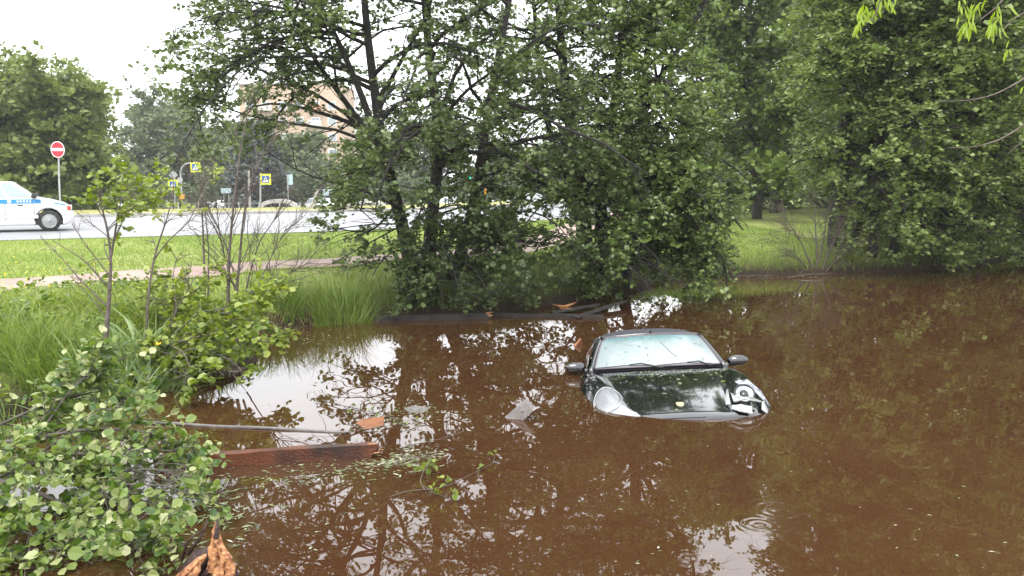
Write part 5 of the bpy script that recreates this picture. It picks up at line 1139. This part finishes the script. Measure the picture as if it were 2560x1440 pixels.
    if stripe:
        for sg in (-1, 1):
            h_ = MB(); h_.box((-.62*ls, sg*.823, .845), (2.7*ls, .008, .12)); h_.box((.86*ls, sg*.823, .845), (.22*ls, .008, .11)); h_.box((1.63*ls, sg*.8225, .765), (.42*ls, .008, .035), Matrix.Rotation(.2, 3, 'Y')); sp2 = h_.build('stripe', M['blue_print'], root, inv=False)
            h_ = MB(); h_.prism([(.05*math.cos(a)-.12*ls, .845+.05*math.sin(a)) for a in np.linspace(0, 2*PI, 13)[:-1]], .006, Matrix.Translation((0, sg*.829, 0)))
            for k in range(5): h_.box((.17*ls+k*.075, sg*.829, .845), (.045, .006, .055))
            h_.build('print_marks', M['sign_white'], sp2, inv=False)
    return root
M['moulding'] = mat('moulding', (.55, .56, .57), .5)
M['orange_dull'] = mat('orange_dull', (.45, .08, .04), .4)
M['silver'] = mat('silver', (.5, .52, .54), .3, .4)
g = G(125, 578, .72)
hd_ = math.radians(27); ls_ = .70; fwx = 1.22*ls_
cx0 = g[0]-fwx*math.cos(hd_)-.8*math.sin(hd_)*1.0; cy0 = g[1]-fwx*math.sin(hd_)+.8*math.cos(hd_)
road_car('patrol_car', 'white patrol car with a blue side stripe, cut by the left photo edge', 'car', cx0, cy0, .717, hd_, ls_, M['white_paint'], True)
def car_at(px, py, z, **k): g_ = G(px, py, z); return g_
for (lb, px, Y, hd_, mt) in [('small white car parked beyond the verge beside the leaning pole', 808, 66, -1.0, 'white_paint'), ('silver white car half hidden by the alder leaves in the middle of the road bend', 1330, 60, .9, 'silver'),
                             ('pale car far off behind the right trunks of the large alder', 1135, 72, .6, 'white_paint')]:
    X = (px-1280)/FPX*Y; road_car('parked_car', lb, 'car', X, Y, -.42 if Y > 62 else .72-.7, hd_, .95, M[mt], group='pale cars beyond the trees', detail=False)

# ------------------------------------------------------------------ signs, poles, fence
def P2(px, py, Y): return Vector(AT(px, py, Y))
def post(mb, px, Y, y0, y1, r=.035, mi=0, lean=0): mb.tube([P2(px, y0, Y), P2(px+lean, y1, Y)], r, 8, mi)
Y = 36.6; rt = empty('no_entry_sign', P2(152, 532, Y), 0, 'round red no entry sign on a grey pole by the far kerb', 'sign')
mb = MB(); mb.tube([P2(152, 534, Y), P2(148, 450, Y), P2(146, 358, Y)], .04, 8); mb.build('pole', M['steel'], rt)
c = P2(146, 374, Y)+Vector((0, -.06, 0)); Rz = Matrix.Translation(c) @ Matrix.Rotation(math.radians(14), 4, 'Z')
def disc(r, d0, th, n=32, ex=1): return [(r*ex*math.cos(a), r*math.sin(a)) for a in np.linspace(0, 2*PI, n+1)[:-1]]
mb = MB(); mb.prism(disc(.35, 0, 0, ex=.78), .02, Rz); pl = mb.build('sign_plate', M['sign_white'], rt)
mb = MB(); mb.prism(disc(.315, 0, 0, ex=.78), .008, Rz @ Matrix.Translation((0, -.015, 0))); mb.build('red_disc', M['red'], pl)
mb = MB(); mb.prism([(-.22,-.06), (.22,-.06), (.22,.06), (-.22,.06)], .006, Rz @ Matrix.Translation((0, -.023, 0))); mb.build('white_bar', M['sign_white'], pl)
def crossing(root, px, py, Y, size, yaw=0, mirror=False):
    c = P2(px, py, Y)+Vector((0, -.07, 0)); R_ = Matrix.Translation(c) @ Matrix.Rotation(yaw, 4, 'Z'); s = size/2
    sq = lambda k: [(-s*k, -s*k), (s*k, -s*k), (s*k, s*k), (-s*k, s*k)]
    mb = MB(); mb.prism(sq(1), .02, R_); pl = mb.build('sign_plate', M['yellow'], root)
    mb = MB(); mb.prism(sq(.68), .006, R_ @ Matrix.Translation((0, -.014, 0))); mb.build('blue_field', M['sign_blue'], pl)
    mb = MB(); mb.prism([(-s*.56, -s*.5), (s*.56, -s*.5), (0, s*.58)], .006, R_ @ Matrix.Translation((0, -.0205, 0))); mb.build('white_triangle', M['sign_white'], pl)
    mb = MB(); k = s; R2 = R_ @ Matrix.Translation((0, -.027, 0))
    mb.prism([(.05*k*math.cos(a)+.0*k, .05*k*math.sin(a)+.27*k) for a in np.linspace(0, 2*PI, 9)[:-1]], .005, R2)
    mb.prism([(-.05*k, .18*k), (.05*k, .18*k), (.04*k, -.08*k), (-.05*k, -.08*k)], .005, R2); mb.prism([(-.04*k, -.06*k), (.01*k, -.06*k), (-.14*k, -.42*k), (-.2*k, -.42*k)], .005, R2); mb.prism([(-.01*k, -.06*k), (.04*k, -.06*k), (.16*k, -.40*k), (.10*k, -.42*k)], .005, R2); mb.prism([(.04*k, .16*k), (.16*k, -.0*k), (.13*k, -.03*k), (.03*k, .1*k)], .005, R2)
    mb.build('walking_figure', M['black_plastic'], pl); return pl
Y = 48; rt = empty('crossing_sign', P2(650, 520, Y), 0, 'yellow framed pedestrian crossing sign with a white triangle right of a thin pole', 'sign', 'yellow framed crossing signs')
mb = MB(); post(mb, 651, Y, 522, 432, .05); mb.build('pole', M['steel'], rt); crossing(rt, 665, 448, Y, .60)
mb = MB(); mb.tube([P2(651, 450, Y), P2(665, 450, Y)], .02, 6); mb.build('bracket', M['steel'], rt)
Y = 46; rt = empty('crossing_sign', P2(434, 525, Y), 0, 'lower yellow crossing sign under the grey diamond plate', 'sign', 'yellow framed crossing signs')
mb = MB(); post(mb, 437, Y, 525, 430, .04); mb.build('pole', M['steel'], rt); crossing(rt, 434, 462, Y, .54)
mb = MB(); c = P2(434, 438, Y)+Vector((0, -.05, 0)); mb.prism([(-.25, 0), (0, -.25), (.25, 0), (0, .25)], .02, Matrix.Translation(c)); mb.build('diamond_plate', M['steel'], rt)
Y = 45; rt = empty('crossing_sign', P2(455, 525, Y), 0, 'yellow crossing sign hanging from a curved arm above the others', 'sign', 'yellow framed crossing signs')
mb = MB(); mb.tube([P2(456, 525, Y), P2(453, 460, Y), P2(451, 430, Y), P2(455, 418, Y), P2(464, 410, Y), P2(478, 407, Y), P2(500, 407, Y)], .045, 8); mb.build('curved_pole', M['steel'], rt); crossing(rt, 490, 418, Y, .52)
mb = MB(); mb.box(P2(457, 492, Y)+Vector((0, -.1, 0)), (.22, .18, .24)); mb.build('orange_box', M['orange'], rt, bevel=.02)
mb = MB(); c = P2(451, 450, Y)+Vector((0, -.06, 0)); mb.prism(disc(.15, 0, 0, 16), .02, Matrix.Translation(c)); mb.build('round_plate', M['steel'], rt)
Y = 50; rt = empty('road_sign', P2(722, 512, Y), 0, 'narrow grey sign panel seen from behind on a thin pole', 'sign')
mb = MB(); post(mb, 722, Y, 516, 436, .035, lean=-4); mb.build('pole', M['steel'], rt); mb = MB(); mb.box(P2(726, 449, Y), (.28, .03, .60)); mb.build('sign_plate', M['pale_blue'], rt, bevel=.01)
Y = 54
for (px, lb, w_, h_, py, posts_) in [(565, 'pale blue board on two thin legs behind the leafless shrub', .62, .32, 477, (560, 572)), (820, 'pale blue board above the small white car', .7, .40, 481, (812, 828))]:
    rt = empty('notice_board', P2(px, 520, Y), 0, lb, 'sign', 'pale blue boards')
    mb = MB(); mb.box(P2(px, py, Y), (w_, .04, h_)); mb.build('sign_plate', M['pale_blue'], rt, bevel=.01)
    for q in posts_: mb = MB(); post(mb, q, Y+.06, 522, py-5, .03); mb.build('leg', M['steel'], rt)
Y = 49; mb = MB(); mb.tube([P2(625, 524, Y), P2(623, 470, Y), P2(622, 425, Y)], [.08, .07, .06], 8); rt = empty('utility_pole', P2(625, 524, Y), 0, 'slim pale concrete pole behind the leafless shrub', 'pole'); mb.build('pole', M['concrete'], rt)
Y = 42; rt = empty('utility_pole', P2(871, 528, Y), 0, 'pale concrete pole right of the leaning one', 'pole'); mb = MB(); mb.tube([P2(872, 530, Y), P2(871, 480, Y), P2(870, 436, Y)], [.10, .09, .085], 10); mb.build('pole', M['concrete'], rt)
mb = MB(); mb.box(P2(870, 452, Y)+Vector((0, -.12, 0)), (.22, .1, .14)); mb.build('clamp', M['steel'], rt)
Y = 42; rt = empty('utility_pole', P2(775, 528, Y), 0, 'wooden pole leaning right on a pale concrete footing', 'pole')
mb = MB(); mb.box((P2(776, 528, Y)+P2(799, 476, Y))/2, (.24, .22, 1.16), Matrix.Rotation(math.radians(24), 3, 'Y')); mb.build('footing', M['concrete'], rt, bevel=.02)
mb = MB(); mb.tube([P2(796, 490, Y-.15), P2(815, 440, Y), P2(828, 400, Y)], [.10, .10, .09], 8); mb.build('pole', M['bark_far'], rt)
rt = empty('traffic_light', P2(1173, 530, 50), 0, 'small traffic light showing green, seen between the alder trunks', 'traffic light')
mb = MB(); post(mb, 1173, 50, 530, 425, .05); mb.build('pole', M['steel'], rt); mb = MB(); mb.box(P2(1173, 436, 49.9), (.28, .2, .75)); hs_ = mb.build('housing', M['black_plastic'], rt, bevel=.03)
M['green_light'] = mat('green_light', (.02, .9, .45), .4, emit=2.0); mb = MB(); mb.prism(disc(.10, 0, 0, 16), .04, Matrix.Translation(P2(1173, 443, 49.78))); mb.build('green_lamp', M['green_light'], hs_)
rt = empty('control_box', P2(1217, 530, 48), 0, 'small orange box on a pole seen right of the traffic light', 'box'); mb = MB(); post(mb, 1214, 48, 530, 470, .03); mb.build('pole', M['steel'], rt); mb = MB(); mb.box(P2(1217, 479, 47.9), (.26, .15, .24)); mb.build('box', M['orange'], rt, bevel=.02)
rt = empty('utility_cabinet', P2(347, 527, 44), 0, 'white cabinet standing on the verge right of the bushy tree', 'cabinet'); mb = MB(); c_ = P2(347, 513, 44); mb.box(c_, (.48, .35, .60)); cb_ = mb.build('box', M['white_paint'], rt, bevel=.02)
mb = MB(); mb.box(c_+Vector((0, -.18, 0)), (.40, .012, .5)); mb.build('door', M['sign_white'], cb_); mb = MB(); mb.box(P2(333, 517, 43.9), (.09, .09, .26)); mb.build('marker_post', M['red'], rt)
# concrete arches
def arch(label, px, Y, wpx, py):
    rt = empty('concrete_arch', P2(px, py, Y), 0, label, 'arch', 'low concrete arches'); W_ = wpx/FPX*Y/2; mb = MB(); H_ = .62; n = 18; rowsA = []
    z0 = P2(px, py, Y)
    out_, in_ = [], []
    for i in range(n+1):
        a = PI*i/n; out_.append((W_*math.cos(a), H_*math.sin(a))); in_.append(((W_-.28)*math.cos(a), (H_-.2)*math.sin(a)*.95))
    for i in range(n):
        q = [out_[i], out_[i+1], in_[i+1], in_[i]]; mb.prism(q, .35, Matrix.Translation(z0))
    mb.build('arch', M['concrete_pale'], rt); return rt
arch('low pale concrete arch under the pedestrian crossing sign', 697, 49, 104, 524)
arch('low pale concrete arch right of the concrete pole, half hidden by leaves', 920, 49, 96, 524)
# railing
rt = empty('metal_railing', P2(700, 522, 56), 0, 'thin pale metal railing running along the far side of the verge', 'railing')
x0_, x1_ = P2(395, 522, 56).x, P2(1020, 522, 56).x; zr0 = P2(700, 523, 56).z; zr1 = P2(700, 508, 56).z
mb = MB(); mb.box(((x0_+x1_)/2, 56, zr1), (x1_-x0_, .04, .03)); mb.build('top_rail', M['steel'], rt); mb = MB(); mb.box(((x0_+x1_)/2, 56, zr0+.08), (x1_-x0_, .04, .03)); mb.build('bottom_rail', M['steel'], rt)
mb = MB(); mb.box((0, 0, 0), (.09, .07, zr1-zr0+.1)); pm = None; k = 0; xx = x0_
while xx < x1_:
    if pm is None: o = mb.build('railing_post', M['concrete_pale'], rt); pm = o
    else: o = pm.copy(); col.objects.link(o)
    o.location = (xx, 56, (zr0+zr1)/2); xx += 1.35
mb = MB(); xx = x0_
while xx < x1_:
    mb.tube([(xx+.2, 56, zr0+.1), (xx+.5, 56, zr1)], .012, 4); mb.tube([(xx+.9, 56, zr0+.1), (xx+.6, 56, zr1)], .012, 4); mb.tube([(xx+.45, 56, zr0+.1), (xx+.45, 56, zr1)], .012, 4); mb.tube([(xx+.75, 56, zr0+.1), (xx+.75, 56, zr1)], .012, 4); xx += 1.35
o = mb.build('railing_bars', M['steel'], rt); o['kind'] = 'stuff'

# ------------------------------------------------------------------ haze
hm = bpy.data.materials.new('haze'); hm.use_nodes = True; t = hm.node_tree; t.nodes.remove(t.nodes['Principled BSDF'])
pv = t.nodes.new('ShaderNodeVolumePrincipled'); pv.inputs['Color'].default_value = (.93, .95, .97, 1); pv.inputs['Density'].default_value = .0006; pv.inputs['Anisotropy'].default_value = .2
t.links.new(pv.outputs[0], t.nodes['Material Output'].inputs['Volume'])
mb = MB(); mb.box((0, 0, 13.5), (1300, 1300, 31)); tag(mb.build('haze', hm), kind='stuff')
# ------------------------------------------------------------------ apartment block far behind
Yb = 150; x0_, x1_ = P2(606, 461, Yb).x, P2(860, 461, Yb).x; ztop = P2(606, 211, Yb).z
rt = empty('apartment_block', ((x0_+x1_)/2, Yb, .7), 0, 'tan apartment block with white and orange balconies showing through the alder leaves', 'building')
M['tan_wall'] = mat('tan_wall', (.42, .31, .22), .85, c2=(.50, .38, .27), scale=1.5); M['pale_wall'] = mat('pale_wall', (.6, .57, .52), .8); M['balcony_red'] = mat('balcony_red', (.45, .2, .14), .7)
mb = MB(); mb.box(((x0_+x1_)/2, Yb+6, ztop/2+.35), (x1_-x0_, 12, ztop-.7)); wl = mb.build('wall', M['tan_wall'], rt, bevel=.05)
mb = MB(); mb.box(((x0_+x1_)/2, Yb+6, ztop+.1), (x1_-x0_+.3, 12.3, .22)); mb.build('roof_edge', M['pale_wall'], rt)
mb = MB(); mb.box((x0_-.08, Yb+1, ztop/2), (.35, .5, ztop-1)); mb.build('corner_strip', M['pale_wall'], rt)
fl = 2.75; wm_ = MB(); wm_.box((0, 0, 0), (1.5, .12, 1.4)); pm_ = MB(); pm_.box((0, -.07, 0), (1.25, .03, 1.15)); first = None
bm_ = MB(); bm_.box((0, -.55, 0), (2.4, 1.1, .14)); bm_.box((0, -1.07, .5), (2.4, .06, 1.0)); bf = None
for r in range(6):
    for c in range(6):
        xw = x0_+1.8+c*(x1_-x0_-3.6)/5; zw = ztop-3.6-r*fl
        if c in (1, 4):
            if bf is None: bf = bm_.build('balcony', M['pale_wall'], rt); bo = bf
            else:
                bo = bf.copy(); col.objects.link(bo)
                if (r+c) % 3 == 1:
                    bo.data = bf.data.copy(); bo.data.materials[0] = M['balcony_red']; bo['label'] = 'orange red balcony front'
            bo.location = (xw, Yb-.05, zw-.9)
        if first is None:
            o = wm_.build('window', M['sign_white'], rt); o.location = (xw, Yb-.02, zw); p_ = pm_.build('pane', M['glass_sky'], o, inv=False); first = (o, p_)
        else:
            o = first[0].copy(); col.objects.link(o); o.location = (xw, Yb-.02, zw); p_ = first[1].copy(); col.objects.link(p_); p_.parent = o
print('tris', sum(len(me.loops)-2*len(me.polygons) for me in bpy.data.meshes))
